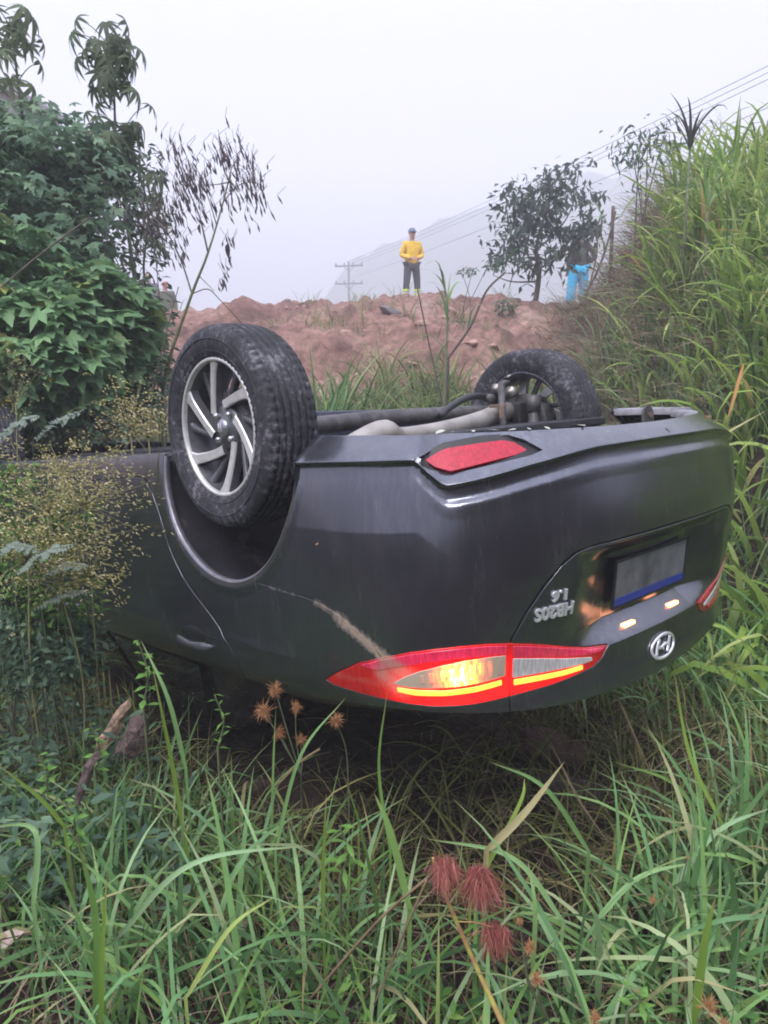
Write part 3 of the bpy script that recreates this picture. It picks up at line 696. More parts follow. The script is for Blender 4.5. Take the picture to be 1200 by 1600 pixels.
    V, F = join([boxm((.066, -.006, 0), (.004, .003, .026), bev=.001), boxm((.066, .006, 0), (.004, .003, .026), bev=.001), boxm((.066, 0, 0), (.004, .014, .0035), bev=.001)]); ob('cap_emblem', V, F, CHROME, w)
    for k in range(4):
        a = math.radians(45+90*k); V, F = lathe_x([(.040, .010), (.058, .0095), (.061, .006), (.0615, .001)], 6); V = V+[0, .050*math.cos(a), .050*math.sin(a)]
        ob('lug_nut', V, F, simple('nut_steel', (.5, .5, .52), .3, .9), w)
    V, F = lathe_x([(.03, .001), (.03, .105), (.0, .108), (-.05, .110), (-.055, .115), (-.060, .112), (-.06, .02)], 40); ob('brake_drum', V, F, STEELD, w)
    # valve weight
    V, F = boxm((-.077, 0.02, .200), (.006, .022, .01), bev=.002); ob('wheel_weight', V, F, CHROME, w)
    return w
wheel(.768, .917, .196, 1, spin=math.radians(0))
wheel(-.712, .935, .262, -1, spin=math.radians(200), camber=math.radians(-1))
wheel(.765, 3.41, .215, 1, spin=math.radians(40)); wheel(-.765, 3.41, .215, -1)
# rear axle, springs, dampers, exhaust
cobj('axle_beam', [tube([(-.70, .93, .235), (-.5, 1.05, .215), (0, 1.10, .205), (.5, 1.05, .215), (.70, .93, .21)], .032, 12)], STEELD, True)
for s in (1, -1):
    t = np.linspace(0, 1, 90); P = np.stack([s*.50+.045*np.cos(t*2*np.pi*5), .98+.045*np.sin(t*2*np.pi*5), .24+.20*t], 1); cobj('coil_spring', [tube(P, .007, 8)], BLACKP, True)
    cobj('damper', [tube([(s*.60, .84, .20), (s*.56, .82, .42)], .022, 12), tube([(s*.60, .84, .16), (s*.60, .84, .23)], .03, 12)], STEELD, True)
    cobj('trailing_arm', [tube([(s*.66, .94, .23), (s*.60, 1.2, .21), (s*.55, 1.45, .22)], [.035, .03, .035], 12)], STEELD, True)
ex = [cray(505, 722, 1, .66), cray(548, 699, 1, .67), cray(580, 683, 1, .68), cray(602, 677, 1, .69), cray(622, 683, 1, .70), cray(660, 679, 1, .73), cray(705, 670, 1, .78), cray(745, 659, 1, .84), cray(775, 647, 1, .90), cray(793, 642, 1, .94)]
exr = [.034, .036, .040, .043, .032, .033, .034, .036, .037, .037]
er = np.interp(np.linspace(0, 9, 55), range(10), exr); P = spline(ex, 6); P = P[:55] if len(P) >= 55 else P
cobj('exhaust_pipe', [tube(P, er[:len(P)], 18)], STEEL, True)
# end plate and hangers where the pipe meets the axle
c = cray(778, 634, 1, .82); cobj('exhaust_bracket', [boxm(c, (.10, .006, .012), bev=.002), boxm(c+[-.02, .0, .045], (.022, .012, .09), bev=.003)], simple('rusty_bracket', (.22, .15, .12), .6, .4, .3), False)
hp = spline([cray(688, 650, 1, .9), cray(705, 635, 1, .92), cray(735, 620, 1, .95), cray(768, 622, 1, .98), cray(790, 640, 1, 1.0)], 8); cobj('brake_hose', [tube(hp, .014, 10)], BLACKP, True)
for i, (px, py, r) in enumerate([(778, 607, .020), (765, 622, .016), (800, 612, .024), (790, 598, .012), (815, 625, .03)]):
    c = cray(px, py, 1, .96); cobj('suspension_bush', [tube([c-[.02, 0, 0], c+[.02, 0, 0]], r, 14), tube([c-[.024, 0, 0], c+[.024, 0, 0]], r*.55, 12)], STEELD if i % 2 else STEEL, True)
cobj('knuckle', [boxm(cray(822, 640, 1, .95), (.05, .20, .10), bev=.015), boxm(cray(812, 655, 1, .9), (.06, .05, .14), bev=.01)], BLACKP)
cobj('damper', [tube([cray(786, 668, 1, .80), cray(783, 600, 1, .90)], .014, 12)], STEELD, True)
# towing eye by the bumper edge
c = cray(1012, 650, 1, .12)
a = np.linspace(0, np.pi, 14); prof = [(-.030, .03)]+[(-.030*math.cos(t)*1.0, -.006-.026*math.sin(t)) for t in a]+[(.030, .03)]
V = np.array([(x, y_, z) for y_ in (-.004, .004) for x, z in prof]); k = len(prof)
cobj('towing_eye', [(V+c, [tuple(range(k)), tuple(range(k, 2*k))[::-1]]+[(i, (i+1) % k, k+(i+1) % k, k+i) for i in range(k)])], STEELD)
V, F = lathe_x([(-.008, .008), (-.008, .004), (.008, .004), (.008, .008)], 16); V = V[:, [1, 0, 2]]; cobj('towing_eye_bolt', [(V+c+[.0, -.003, -.004], F)], simple('bolt_rust', (.3, .2, .14), .5, .6))
# bumper return lip: pale inner edge facing the sky
ul = np.linspace(-1.2, 1.2, 150); zl = np.interp(np.abs(ul), [0, .2, .5, .7, .85, 1.02, 1.12, 1.232], [.278, .276, .268, .26, .256, .248, .244, .240])
r0 = S(ul, zl, -.001); nn = SN(ul, zl); nb = np.stack(base(ul)[2:], 1); nb = np.hstack([nb, np.zeros((len(ul), 1))])
rag = .030+.012*np.sin(ul*9)+.006*np.sin(ul*37)
r1 = r0-nb*rag[:, None]+[0, 0, .006]; r2 = r1+[0, 0, .02]
k = len(ul); V = np.vstack([r0, r1, r2]); F = [(i*k+j, i*k+j+1, (i+1)*k+j+1, (i+1)*k+j) for i in range(2) for j in range(k-1)]
ob('bumper_return_lip', V, F, simple('lip_plastic', (.20, .19, .21), .55, 0, .3, 30, bmp=.2), car)
# --- lettering, emblem, plate
def leaf_flat(L):
    V = np.array([(-.5, 0, .02), (-.2, -.16, .06), (.2, -.14, .05), (.5, 0, .02), (.2, .14, .09), (-.2, .16, .05)])*L; return V, [(0, 1, 5), (1, 2, 4, 5), (2, 3, 4)]
def on_skin(V2, u0, z0, d0, flipu=1):
    """flat drawing (x right as read from behind, y up, z height) laid on the skin"""
    V2 = np.asarray(V2, float); u = u0+V2[:, 0]; z = z0+V2[:, 1]
    return S(u, z, 0)+SN(u, z)*(d0+V2[:, 2])[:, None]
def text_mesh(body, size, depth, bold=0., shear=0.):
    cu = bpy.data.curves.new('t', 'FONT'); cu.body = body; cu.size = size; cu.extrude = depth; cu.offset = bold; cu.shear = shear; cu.align_x = 'CENTER'; cu.align_y = 'CENTER'; cu.bevel_depth = .0006; cu.resolution_u = 3
    o = bpy.data.objects.new('t', cu); C.objects.link(o); dg = bpy.context.evaluated_depsgraph_get(); me = bpy.data.meshes.new_from_object(o.evaluated_get(dg))
    V = np.array([v.co[:] for v in me.vertices]); F = [tuple(p.vertices) for p in me.polygons]
    bpy.data.objects.remove(o); bpy.data.curves.remove(cu); bpy.data.meshes.remove(me); return V, F
V, F = text_mesh('HB20S', .044, .002, .0012); V[:, 0] *= 1.02
ob('badge', on_skin(V, .492, .712, .003), F, CHROME, car, smooth=False)
V, F = text_mesh('1.6', .036, .002, .0012); V[:, 0] *= 1.25
ob('badge', on_skin(V, .478, .673, .003), F, CHROME, car, smooth=False)
a = np.linspace(0, 2*np.pi, 64, endpoint=False); m = 10; aa = np.linspace(0, 2*np.pi, m, endpoint=False)
R2 = np.array([[(.066*math.cos(t))+(.0055*math.cos(b))*math.cos(t), (.034*math.sin(t))+.0055*math.cos(b)*math.sin(t), .004*math.sin(b)] for t in a for b in aa])
F = [(i*m+j, i*m+(j+1) % m, ((i+1) % 64)*m+(j+1) % m, ((i+1) % 64)*m+j) for i in range(64) for j in range(m)]
Vs, Fs = join([(R2, F)])
def stroke(pts, r):
    P = spline([(x, y, 0) for x, y in pts], 6); return tube(P, r, 8)
Vb, Fb = join([stroke([(-.042, -.020), (-.034, .002), (-.020, .024)], .0065), stroke([(.020, -.024), (.034, -.002), (.042, .020)], .0065), stroke([(-.032, .004), (-.012, -.003), (.012, .003), (.032, -.004)], .0062)])
Vb[:, 2] *= .6
V, F = join([(Vs, Fs), (Vb, Fb)])
ob('emblem', on_skin(V, -.014, .930, .004), F, CHROME, car)
# number plate (characters unreadable in the photograph): white plate with a blue band on its upper edge
pl = empty('number_plate', parent=car)
PLATE = simple('plate_white', (.15, .15, .165), .45, 0, .6, 9)
Pz = .708; yb = 0.; pl.location = (0, .019, 0); PT = math.radians(-8.5)
V, F = boxm((0, yb, Pz), (.400, .003, .130), bev=.001); ob('plate_sheet', V, F, PLATE, pl, smooth=False)
V, F = boxm((0, yb-.0025, Pz+.052), (.396, .002, .022)); ob('plate_band', V, F, simple('plate_blue', (.03, .05, .30), .4), pl, smooth=False)
V, F = join([boxm((0, yb-.001, Pz+.0665), (.412, .008, .005)), boxm((0, yb-.001, Pz-.0665), (.412, .008, .005)), boxm((.2035, yb-.001, Pz), (.005, .008, .138)), boxm((-.2035, yb-.001, Pz), (.005, .008, .138))]); ob('plate_frame', V, F, BLACKP, pl, smooth=False)
for o in pl.children:
    me = o.data; me.transform(Matrix.Translation((0, 0, Pz))@Matrix.Rotation(PT, 4, 'X')@Matrix.Translation((0, 0, -Pz)))
# plate lamps, glowing in the recess roof
PL = lens('plate_lamp_glow', (.9, .6, .4), .3, (1., .34, .14), 1.6)
for ux in (.135, -.125):
    q = S(np.array([ux]), np.array([.832]))[0]; V, F = boxm(q+[0, -.004, 0], (.058, .016, .012), bev=.003); ob('plate_lamp', V, F, PL, car)
q = S(np.array([.44]), np.array([.722]))[0]; V, F = boxm(q, (.006, .006, .012), bev=.002)
for u_, z_, sz_, rz_, lb in ((1.135, .512, .014, .4, 'tiny tan leaf stuck to the paint below the near wheel arch'), (-.02, .305, .018, 1.2, 'dark bit of twig stuck on the bumper near its far end')):
    V, F = leaf_flat(sz_); P_ = on_skin(np.c_[V[:, 0]*math.cos(rz_)-V[:, 1]*math.sin(rz_), V[:, 0]*math.sin(rz_)+V[:, 1]*math.cos(rz_), V[:, 2]], u_, z_, .001)
    Pw = car2w(P_); c_ = Pw.mean(0); o = ob('stray_leaf', Pw-c_, F, simple('stray_leaf', (.35, .22, .10) if u_ > 1 else (.04, .03, .03), .8)); o.location = c_; tag(o, lb, 'leaf')
for k in range(9):
    u_ = .75-.055*k+rng.uniform(-.01, .01); z_ = float(np.interp(u_, [0, .2, .5, .7, .85], [.278, .276, .268, .26, .256])); q_ = car2w(S(np.array([u_]), np.array([z_]), -.012)[0]+np.array([0, 0, -.004]))
    V, F = leaf_flat(rng.uniform(.02, .045)); o = ob('grass_scrap', V, F, simple('pale_scrap', (.42, .42, .36), .8)); o.location = q_; o.rotation_euler = (rng.uniform(-.2, .2), rng.uniform(-.2, .2), rng.uniform(0, 3)); tag(o, 'pale scrap of dry grass strewn on the bumper edge above the red reflector', 'grass scrap', 'grass scraps on the bumper edge')
# ------------------------------------------------------------------ ground: one sheet to the horizon
def xfoot(y): return np.interp(y, [-20, -3, 0, 2, 4, 6, 8, 11, 14, 20], [1.2, 1.6, 2.0, 1.75, 1.65, 1.7, 1.85, 2.6, 3.9, 7.0])
def H(x, y, fine=True):
    x = np.asarray(x, float); y = np.asarray(y, float)
    h = -.20*ss(1., 3., y)+0*x
    # spoil bank up to the road
    n1 = fbm(x*.7, y*.7, 4, 3)-.5
    cr = 1.56+.08*np.sin(x*.9+1)+.16*(fbm(x*1.3, y*.4, 3, 11)-.5)-.08*ss(-1, -5, x)
    t = ss(6.6, 12.6, y+n1*1.6+.25*x*ss(0, -4, x)); h = h*(1-t)+cr*t
    h += .26*n1*ss(6.5, 8, y)*ss(14.5, 12.5, y)+.03*np.exp(-((y-12.9)/.9)**2)*ss(5.5, 3.5, x)*(.7+.6*fbm(x*1.1+3, y*0, 3, 12))
    # road level, then the land drops into the valley
    d = ss(23, 34, y)*ss(60, 20, y*0+23); h = h-6*ss(23, 45, y)
    h = h-1.1*ss(16, 21, y)*ss(-3.2, -5.2, x)
    # grass bank on the right
    xf = xfoot(y); amp = np.interp(y, [-30, -4, 0, 2, 4, 6, 8, 11, 15, 24], [3.5, 2.6, 1.0, .7, .9, 1.6, 2.2, 2.0, .5, .0])
    h += amp*ss(0, 1.5, x-xf)+.10*amp*np.clip(x-xf-1.5, 0, 6)*ss(22, 14, y)
    # low bank on the left under the shrubs
    h += .55*ss(-1.5, -3.2, x)*ss(1.5, 3.5, y)*ss(12, 8, y)
    # rise behind the photographer
    h += .16*np.clip(-y-2, 0, 25)-.09*np.clip(y-45, 0, 400)
    if fine: h = h+.05*(fbm(x*4, y*4, 3, 5)-.5)+.09*(fbm(x*1.6, y*1.6, 3, 8)-.5)*ss(30, 20, np.abs(y))
    return h
def warp(a, b, n, c, k):
    t0 = np.arcsinh((a-c)/k); t1 = np.arcsinh((b-c)/k); return c+k*np.sinh(np.linspace(t0, t1, n))
gx = warp(-420, 420, 440, 0, 1.7); gy = warp(-160, 400, 580, 4.5, 2.6)
GX, GY = np.meshgrid(gx, gy, indexing='ij'); GZ = H(GX, GY)
# clods on the spoil bank
bankm = ss(6.6, 8, GY)*ss(15, 13.5, GY)*ss(4.5, 2.5, GX)
GZ += bankm*(.20*np.abs(fbm(GX*3.1, GY*3.1, 4, 21)-.5)*2+.12*(fbm(GX*7, GY*7, 3, 22)-.5)+.30*(fbm(GX*1.4+8, GY*1.1, 3, 24)-.5))
V = np.stack([GX.ravel(), GY.ravel(), GZ.ravel()], 1); ny = len(gy); I, J = np.meshgrid(np.arange(len(gx)-1), np.arange(ny-1), indexing='ij'); q = (I*ny+J).ravel()
F = np.stack([q, q+ny, q+ny+1, q+1], 1)
dirtv = (ss(6.0, 7.6, GY+(fbm(GX*1.1, GY*1.1, 3, 31)-.5)*1.5)*ss(30, 24, GY)*ss(6.5, 4.0, GX-.35*np.clip(GY-9, 0, 9))).ravel()
def soil_mat():
    m, n, o = new_mat('soil'); p = principled(n, Roughness=.95, **{'Specular IOR Level': .15})
    x = noise(n, 1.1, 8, .65); y = noise(n, 9, 6, .7)
    red = ramp(n, x.outputs['Fac'], [(.28, (.09, .052, .046)), (.42, (.19, .105, .088)), (.56, (.28, .165, .135)), (.72, (.36, .26, .22))])
    brn = ramp(n, y.outputs['Fac'], [(.3, (.012, .008, .007)), (.55, (.035, .023, .018)), (.75, (.08, .055, .043))])
    a = n.nodes.new('ShaderNodeAttribute'); a.attribute_name = 'dirt'; mx = n.nodes.new('ShaderNodeMixRGB')
    n.links.new(a.outputs['Fac'], mx.inputs[0]); n.links.new(brn.outputs[0], mx.inputs[1]); n.links.new(red.outputs[0], mx.inputs[2])
    sp = ramp(n, y.outputs['Fac'], [(.35, (.45, .45, .45)), (.6, (1.15, 1.15, 1.15))]); mu = n.nodes.new('ShaderNodeMixRGB'); mu.blend_type = 'MULTIPLY'; mu.inputs[0].default_value = .8
    n.links.new(mx.outputs[0], mu.inputs[1]); n.links.new(sp.outputs[0], mu.inputs[2])
    n.links.new(mu.outputs[0], p.inputs['Base Color']); b = bump(n, y.outputs['Fac'], .7, .05); n.links.new(b.outputs[0], p.inputs['Normal']); n.links.new(p.outputs[0], o.inputs[0]); return m
g = ob('ground', V, F, soil_mat(), attrs={'dirt': dirtv}); g['kind'] = 'structure'
# far hill across the valley, and its ragged wooded skyline
hx = np.linspace(-14, 80, 260); hy = np.linspace(48, 84, 40); HX, HY = np.meshgrid(hx, hy, indexing='ij')
ridge = np.interp(HX, [-14, -6, -2.6, 2.3, 5.3, 10.6, 13, 17, 24, 50, 80], [-4, 1.2, 4.4, 6.6, 8.0, 10.6, 12.0, 11.6, 12.6, 14, 15])
tt = ss(46, 62, HY)
ridge = ridge+2.2*(fbm(HX*.22, HX*0+3, 3, 44)-.5)+.9*(fbm(HX*.9, HX*0, 3, 45)-.5)
HZ = -6+(ridge+6)*np.where(HY < 62, tt, 1-.3*ss(62, 84, HY))+tt*.9*(fbm(HX*.35, HY*.35, 3, 41)-.5)+tt*.35*(fbm(HX*2, HY*2, 3, 42)-.5)
V = np.stack([HX.ravel(), HY.ravel(), HZ.ravel()], 1); V = EYE+(V-EYE)*3.8; n_ = 40; I, J = np.meshgrid(np.arange(259), np.arange(39), indexing='ij'); q = (I*n_+J).ravel()
o = ob('hill', V, np.stack([q, q+n_, q+n_+1, q+1], 1), simple('wooded_hillside', (.05, .07, .05), .95, var=.5, scale=.6)); o['kind'] = 'structure'
# haze
def haze():
    V, F = boxm((0, 120, 4.5), (900, 640, 31)); V[:, 2] = np.where(V[:, 2] < 4, -60, 72.)
    m, n, o = new_mat('haze_air'); v = n.nodes.new('ShaderNodeVolumePrincipled'); v.inputs['Color'].default_value = (.945, .945, 1., 1); v.inputs['Density'].default_value = .008; v.inputs['Anisotropy'].default_value = 0.
    n.links.new(v.outputs[0], o.inputs['Volume']); h = ob('haze', V, F, m, smooth=False); h['kind'] = 'stuff'; return h
haze()
# ------------------------------------------------------------------ grass and leaves
def blades(B, az, L, W, lean, bend, segs=6, twist=.5, v=None, droop=1.6):
    """arched blades as ribbons; B bases, az azimuth, lean start angle from vertical, bend added towards the tip"""
    n = len(B); s = np.linspace(0, 1, segs+1)
    th = lean[:, None]+bend[:, None]*s[None, :]**droop
    if segs >= 7: th = th+((rng.random(n) < .28)*rng.uniform(.5, 1.5, n))[:, None]*(s[None, :] > rng.uniform(.4, .85, n)[:, None])
    ds = (L/segs)[:, None]; tm = (th[:, 1:]+th[:, :-1])/2
    r = np.concatenate([np.zeros((n, 1)), np.cumsum(np.sin(tm)*ds, 1)], 1); z = np.concatenate([np.zeros((n, 1)), np.cumsum(np.cos(tm)*ds, 1)], 1)
    dx = np.cos(az)[:, None]; dy = np.sin(az)[:, None]
    P = np.stack([B[:, :1]+r*dx, B[:, 1:2]+r*dy, B[:, 2:3]+z], 2)
    w = np.minimum(1, .45+s*2.2)*(1-s**2.6); w[-1] = .04
    tw = rng.uniform(-twist, twist, n)[:, None]*s[None, :]*2+rng.uniform(-.5, .5, n)[:, None]
    side = np.stack([-dy*np.cos(tw)+dx*np.cos(th)*np.sin(tw), dx*np.cos(tw)+dy*np.cos(th)*np.sin(tw), -np.sin(th)*np.sin(tw)], 2)
    hw = (W[:, None]*w[None, :]/2)[:, :, None]
    V = np.stack([P-side*hw, P+side*hw], 2)     # n, segs+1, 2, 3
    k = (segs+1)*2; base_ = (np.arange(n)*k)[:, None]; j = (np.arange(segs)*2)[None, :]
    F = np.stack([base_+j, base_+j+1, base_+j+3, base_+j+2], 2).reshape(-1, 4)
    v = rng.random(n) if v is None else v
    return V.reshape(-1, 3), F, np.repeat(v, k), np.tile(np.repeat(s, 2), n)
def merge(Ls):
    V, F, a, t, n = [], [], [], [], 0
    for v, f, x, y in Ls: V.append(v); F.append(f+n); a.append(x); t.append(y); n += len(v)
    return np.vstack(V), np.vstack(F), np.concatenate(a), np.concatenate(t)
def stuff_mesh(name, Ls, mat, parent=None, label=None, cat=None):
    V, F, a, t = merge(Ls); o = ob(name, V, F, mat, parent, attrs={'v': a, 't': t}); o['kind'] = 'stuff'
    if label: tag(o, label, cat)
    return o
def instance(TV, TF, P, R, sc_, v=None, tt=None):
    """many copies of a small template as one mesh: R (n,3,3)"""
    n = len(P); V = np.einsum('nij,kj->nki', R, TV)*sc_[:, None, None]+P[:, None, :]; k = len(TV)
    F = (TF[None]+(np.arange(n)*k)[:, None, None]).reshape(-1, TF.shape[1]); v = rng.random(n) if v is None else v
    return V.reshape(-1, 3), F, np.repeat(v, k), np.tile(np.zeros(k) if tt is None else tt, n)
def rot(az, pitch, roll):
    """leaf frame: template points along +X, normal +Z; pitch up/down, azimuth about Z, roll about own axis"""
    ca, sa = np.cos(az), np.sin(az); cp, sp = np.cos(pitch), np.sin(pitch); cr, sr = np.cos(roll), np.sin(roll); z = np.zeros_like(az)
    Rx = np.stack([np.stack([z+1, z, z], -1), np.stack([z, cr, -sr], -1), np.stack([z, sr, cr], -1)], -2)
    Ry = np.stack([np.stack([cp, z, -sp], -1), np.stack([z, z+1, z], -1), np.stack([sp, z, cp], -1)], -2)
    Rz = np.stack([np.stack([ca, -sa, z], -1), np.stack([sa, ca, z], -1), np.stack([z, z, z+1], -1)], -2)
    return Rz@Ry@Rx
def leaf_t(w=.38, fold=.10, curl=.12, n=4):
    """single leaf, length 1, quads"""
    s = np.linspace(0, 1, n+1); hw = w/2*np.sin(np.pi*s**.8)**.8; hw[0] = .012; hw[-1] = .004; zc = -curl*s**2
    V = []
    for i in range(n+1): V += [(s[i], -hw[i], zc[i]+fold*hw[i]*2), (s[i], 0, zc[i]), (s[i], hw[i], zc[i]+fold*hw[i]*2)]
    F = []
    for i in range(n): F += [(3*i, 3*i+3, 3*i+4, 3*i+1), (3*i+1, 3*i+4, 3*i+5, 3*i+2)]
    return np.array(V), np.array(F)
def palm_t(nl=5, spread=1.9, w=.36, curl=.25, low=2, short=.25):
    V, F, n = [], [], 0
    for k in range(nl):
        a = (k-(nl-1)/2)*spread/(nl-1)*1.15; l = 1-short*abs(k-(nl-1)/2)/((nl-1)/2)
        v, f = leaf_t(w, .1, curl, low); v = v*l; ca, sa = math.cos(a), math.sin(a)
        V.append(np.stack([v[:, 0]*ca-v[:, 1]*sa, v[:, 0]*sa+v[:, 1]*ca, v[:, 2]], 1)); F.append(f+n); n += len(v)
    return np.vstack(V), np.vstack(F)
LEAF = leaf_t(.42, .12, .10, 2); LEAFN = leaf_t(.26, .1, .25, 2); PALM5 = palm_t(5, 3.2, .50, .18, 2, .35); PALM7 = palm_t(7, 3.6, .28, .45, 4, .35)
G1 = foliage('grass_green', [(0, (.030, .070, .018)), (.35, (.085, .185, .040)), (.7, (.17, .31, .075)), (.86, (.28, .39, .12)), (.93, (.38, .30, .14)), (1, (.34, .27, .14))], .34, .48, tip=(.22, .17, .08))
G2 = foliage('bank_grass', [(0, (.080, .14, .030)), (.4, (.215, .34, .060)), (.8, (.36, .49, .11)), (.96, (.50, .56, .22)), (1, (.48, .27, .09))], .42, .42, tip=(.34, .28, .13))
G3 = foliage('blue_green_grass', [(0, (.045, .100, .035)), (.3, (.12, .25, .085)), (.5, (.16, .31, .135)), (.7, (.22, .38, .11)), (.9, (.30, .46, .24)), (1, (.38, .34, .17))], .32, .42, tip=(.26, .26, .12))
DRY = foliage('dry_grass', [(0, (.04, .022, .018)), (.4, (.11, .07, .05)), (.8, (.22, .16, .11)), (1, (.36, .28, .19))], .15, .8)
WEED = foliage('weed_leaf', [(0, (.035, .09, .022)), (.5, (.09, .21, .045)), (.9, (.18, .33, .075)), (1, (.28, .40, .11))], .3, .5)
BUSH = foliage('bush_leaf', [(0, (.05, .10, .065)), (.4, (.105, .20, .11)), (.8, (.17, .30, .14)), (.985, (.24, .38, .17)), (1, (.35, .30, .05))], .34, .45)
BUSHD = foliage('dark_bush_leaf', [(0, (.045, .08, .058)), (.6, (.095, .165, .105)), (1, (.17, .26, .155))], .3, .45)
DEADG = foliage('tan_dead_blade', [(0, (.10, .06, .04)), (.5, (.26, .18, .11)), (1, (.44, .36, .24))], .25, .7)
STEM = simple('plant_stem', (.10, .12, .06), .7, var=.4); STEMR = simple('woody_stem', (.11, .085, .075), .8, var=.4); STEMB = simple('brown_stem', (.16, .11, .06), .8, var=.3)
def scatter(n, x0, x1, y0, y1, dens=None):
    x = rng.uniform(x0, x1, n); y = rng.uniform(y0, y1, n)
    if dens is not None:
        k = rng.random(n) < dens(x, y); x, y = x[k], y[k]
    return x, y, H(x, y)
# keep plants out of the car: footprint test in the car frame
def incar(x, y, z, m=0.):
    P = (np.stack([x, y, z], 1)-TW)@MW     # back to the car frame
    c = P; hw = .80+m; low = (c[:, 2] < 1.08) & (c[:, 2] > .2)
    a = (np.abs(c[:, 0]) < hw) & (c[:, 1] > .05-m) & (c[:, 1] < 4.2+m) & low
    b = (np.abs(c[:, 0]) < .66+m) & (c[:, 1] > .9-m) & (c[:, 1] < 3.2+m) & (c[:, 2] < 1.5) & (c[:, 2] > .2)
    return a | b
def carxy(x, y): return (np.stack([x, y, H(x, y)], 1)-TW)@MW
def under(x, y, m=0.):
    c = carxy(x, y); return (np.abs(c[:, 0]) < .84+m) & (c[:, 1] > -.02-m) & (c[:, 1] < 4.2+m)
def clump(x, y, z, per, spread):
    n = len(x); X = np.repeat(x, per)+rng.normal(0, spread, n*per); Y = np.repeat(y, per)+rng.normal(0, spread, n*per); return np.stack([X, Y, H(X, Y)-.02], 1)
def mkbl(B, Lr, Wr, leanr, bendr, az=None, segs=6, vr=(0, 1), **k):
    n = len(B); az = rng.uniform(0, 2*np.pi, n) if az is None else az
    return blades(B, az, rng.uniform(*Lr, n)*rng.uniform(.75, 1.1, n), rng.uniform(*Wr, n), rng.uniform(*leanr, n), rng.uniform(*bendr, n), segs, v=rng.uniform(*vr, n), **k)
def filt(Ls, m=0.02):
    """drop ribbons that would pass through the car body"""
    V, F, a, t = Ls; k = int(F[1].min()*0+0) ; return Ls
def no_car(Ls, k):
    V, F, a, t = Ls; n = len(V)//k; bad = incar(V[:, 0], V[:, 1], V[:, 2]).reshape(n, k).any(1); keep = ~bad
    idx = np.repeat(keep, k); per = len(F)//n; Fk = np.repeat(keep, per); new = np.cumsum(idx)-1
    return V[idx], new[F[Fk]], a[idx], t[idx]
# 1 foreground turf
fg = []
x, y, z = scatter(4300, -2.4, 2.6, .45, 4.2, lambda x, y: np.clip(.25+1.1*(fbm(x*1.6, y*1.6, 3, 51)-.35)*1.6, 0, 1)*(~under(x, y, -.02)))
B = clump(x, y, z, 4, .03); fg.append(no_car(mkbl(B, (.10, .34), (.003, .007), (0, .7), (.3, 1.7), segs=5, vr=(0, 1)), 12))
x, y, z = scatter(900, -2.2, 2.6, .55, 4.0, lambda x, y: np.clip(.15+.8*ss(.40, .62, fbm(x*1.3, y*1.3, 3, 57)), 0, 1)*(~under(x, y, .02)))
B = clump(x, y, z, 3, .03); fg.append(no_car(mkbl(B, (.28, .62), (.006, .013), (0, .55), (.5, 2.2), segs=8, vr=(.2, .95)), 18))
stuff_mesh('foreground_grass', fg, G1, label='mixed green grass and weeds growing over the foreground', cat='grass')
fg = []
x, y, z = scatter(760, -.1, 2.8, .7, 3.8, lambda x, y: (.15+.85*ss(.0, 1.1, x+.2*y))*(~under(x, y, .03)))
B = clump(x, y, z, 4, .045); fg.append(no_car(mkbl(B, (.30, .75), (.009, .020), (.1, 1.0), (.5, 2.0), segs=9, az=rng.normal(2.4, 1.6, len(B))), 20))
x, y, z = scatter(330, -1.6, .6, .8, 2.6, lambda x, y: .7*(~under(x, y, .03)))
B = clump(x, y, z, 3, .04); fg.append(no_car(mkbl(B, (.25, .65), (.008, .017), (.1, .9), (.6, 2.2), segs=9), 20))
x, y, z = scatter(330, -1.0, 1.9, 1.35, 2.3, lambda x, y: .75*(~under(x, y, .06)))
B = clump(x, y, z, 3, .04); fg.append(no_car(mkbl(B, (.35, .72), (.009, .019), (.0, .7), (.3, 1.7), segs=9), 20))
stuff_mesh('wide_blade_grass', fg, G3, label='broad blue-green grass blades arching over the foreground, right of centre most', cat='grass')
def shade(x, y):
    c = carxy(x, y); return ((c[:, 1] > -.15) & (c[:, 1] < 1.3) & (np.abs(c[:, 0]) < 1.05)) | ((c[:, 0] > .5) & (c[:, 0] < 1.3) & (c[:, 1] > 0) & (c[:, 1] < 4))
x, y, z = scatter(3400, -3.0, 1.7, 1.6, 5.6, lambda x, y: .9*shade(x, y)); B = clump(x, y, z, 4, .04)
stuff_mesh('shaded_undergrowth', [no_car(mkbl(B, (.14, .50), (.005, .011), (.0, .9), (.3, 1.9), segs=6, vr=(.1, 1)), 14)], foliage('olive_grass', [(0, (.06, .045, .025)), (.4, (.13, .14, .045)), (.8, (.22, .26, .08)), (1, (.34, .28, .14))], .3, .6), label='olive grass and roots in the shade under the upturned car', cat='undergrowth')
# 2 dry thatch lying between
x, y, z = scatter(17000, -2.8, 3.0, .4, 5.0, lambda x, y: .9)
B = np.stack([x, y, z+rng.uniform(0, .13, len(x))], 1)
stuff_mesh('dead_thatch', [no_car(mkbl(B, (.08, .30), (.002, .005), (1.0, 1.75), (-.4, .5), segs=3), 8)], DRY, label='brown dead grass and litter matted under the green blades', cat='dead grass')
x, y, z = scatter(900, -2.4, 2.8, .6, 3.8, lambda x, y: np.clip(2.2*(fbm(x*1.5, y*1.5, 2, 63)-.38), 0, 1)*(~under(x, y, .03)))
B = clump(x, y, z, 3, .06)
stuff_mesh('dead_blades', [no_car(mkbl(B, (.15, .45), (.003, .009), (.3, 1.35), (.2, 1.6), segs=7, vr=(.4, 1)), 16)], DEADG, label='tan dead grass blades broken over among the green ones in the foreground', cat='dead grass')
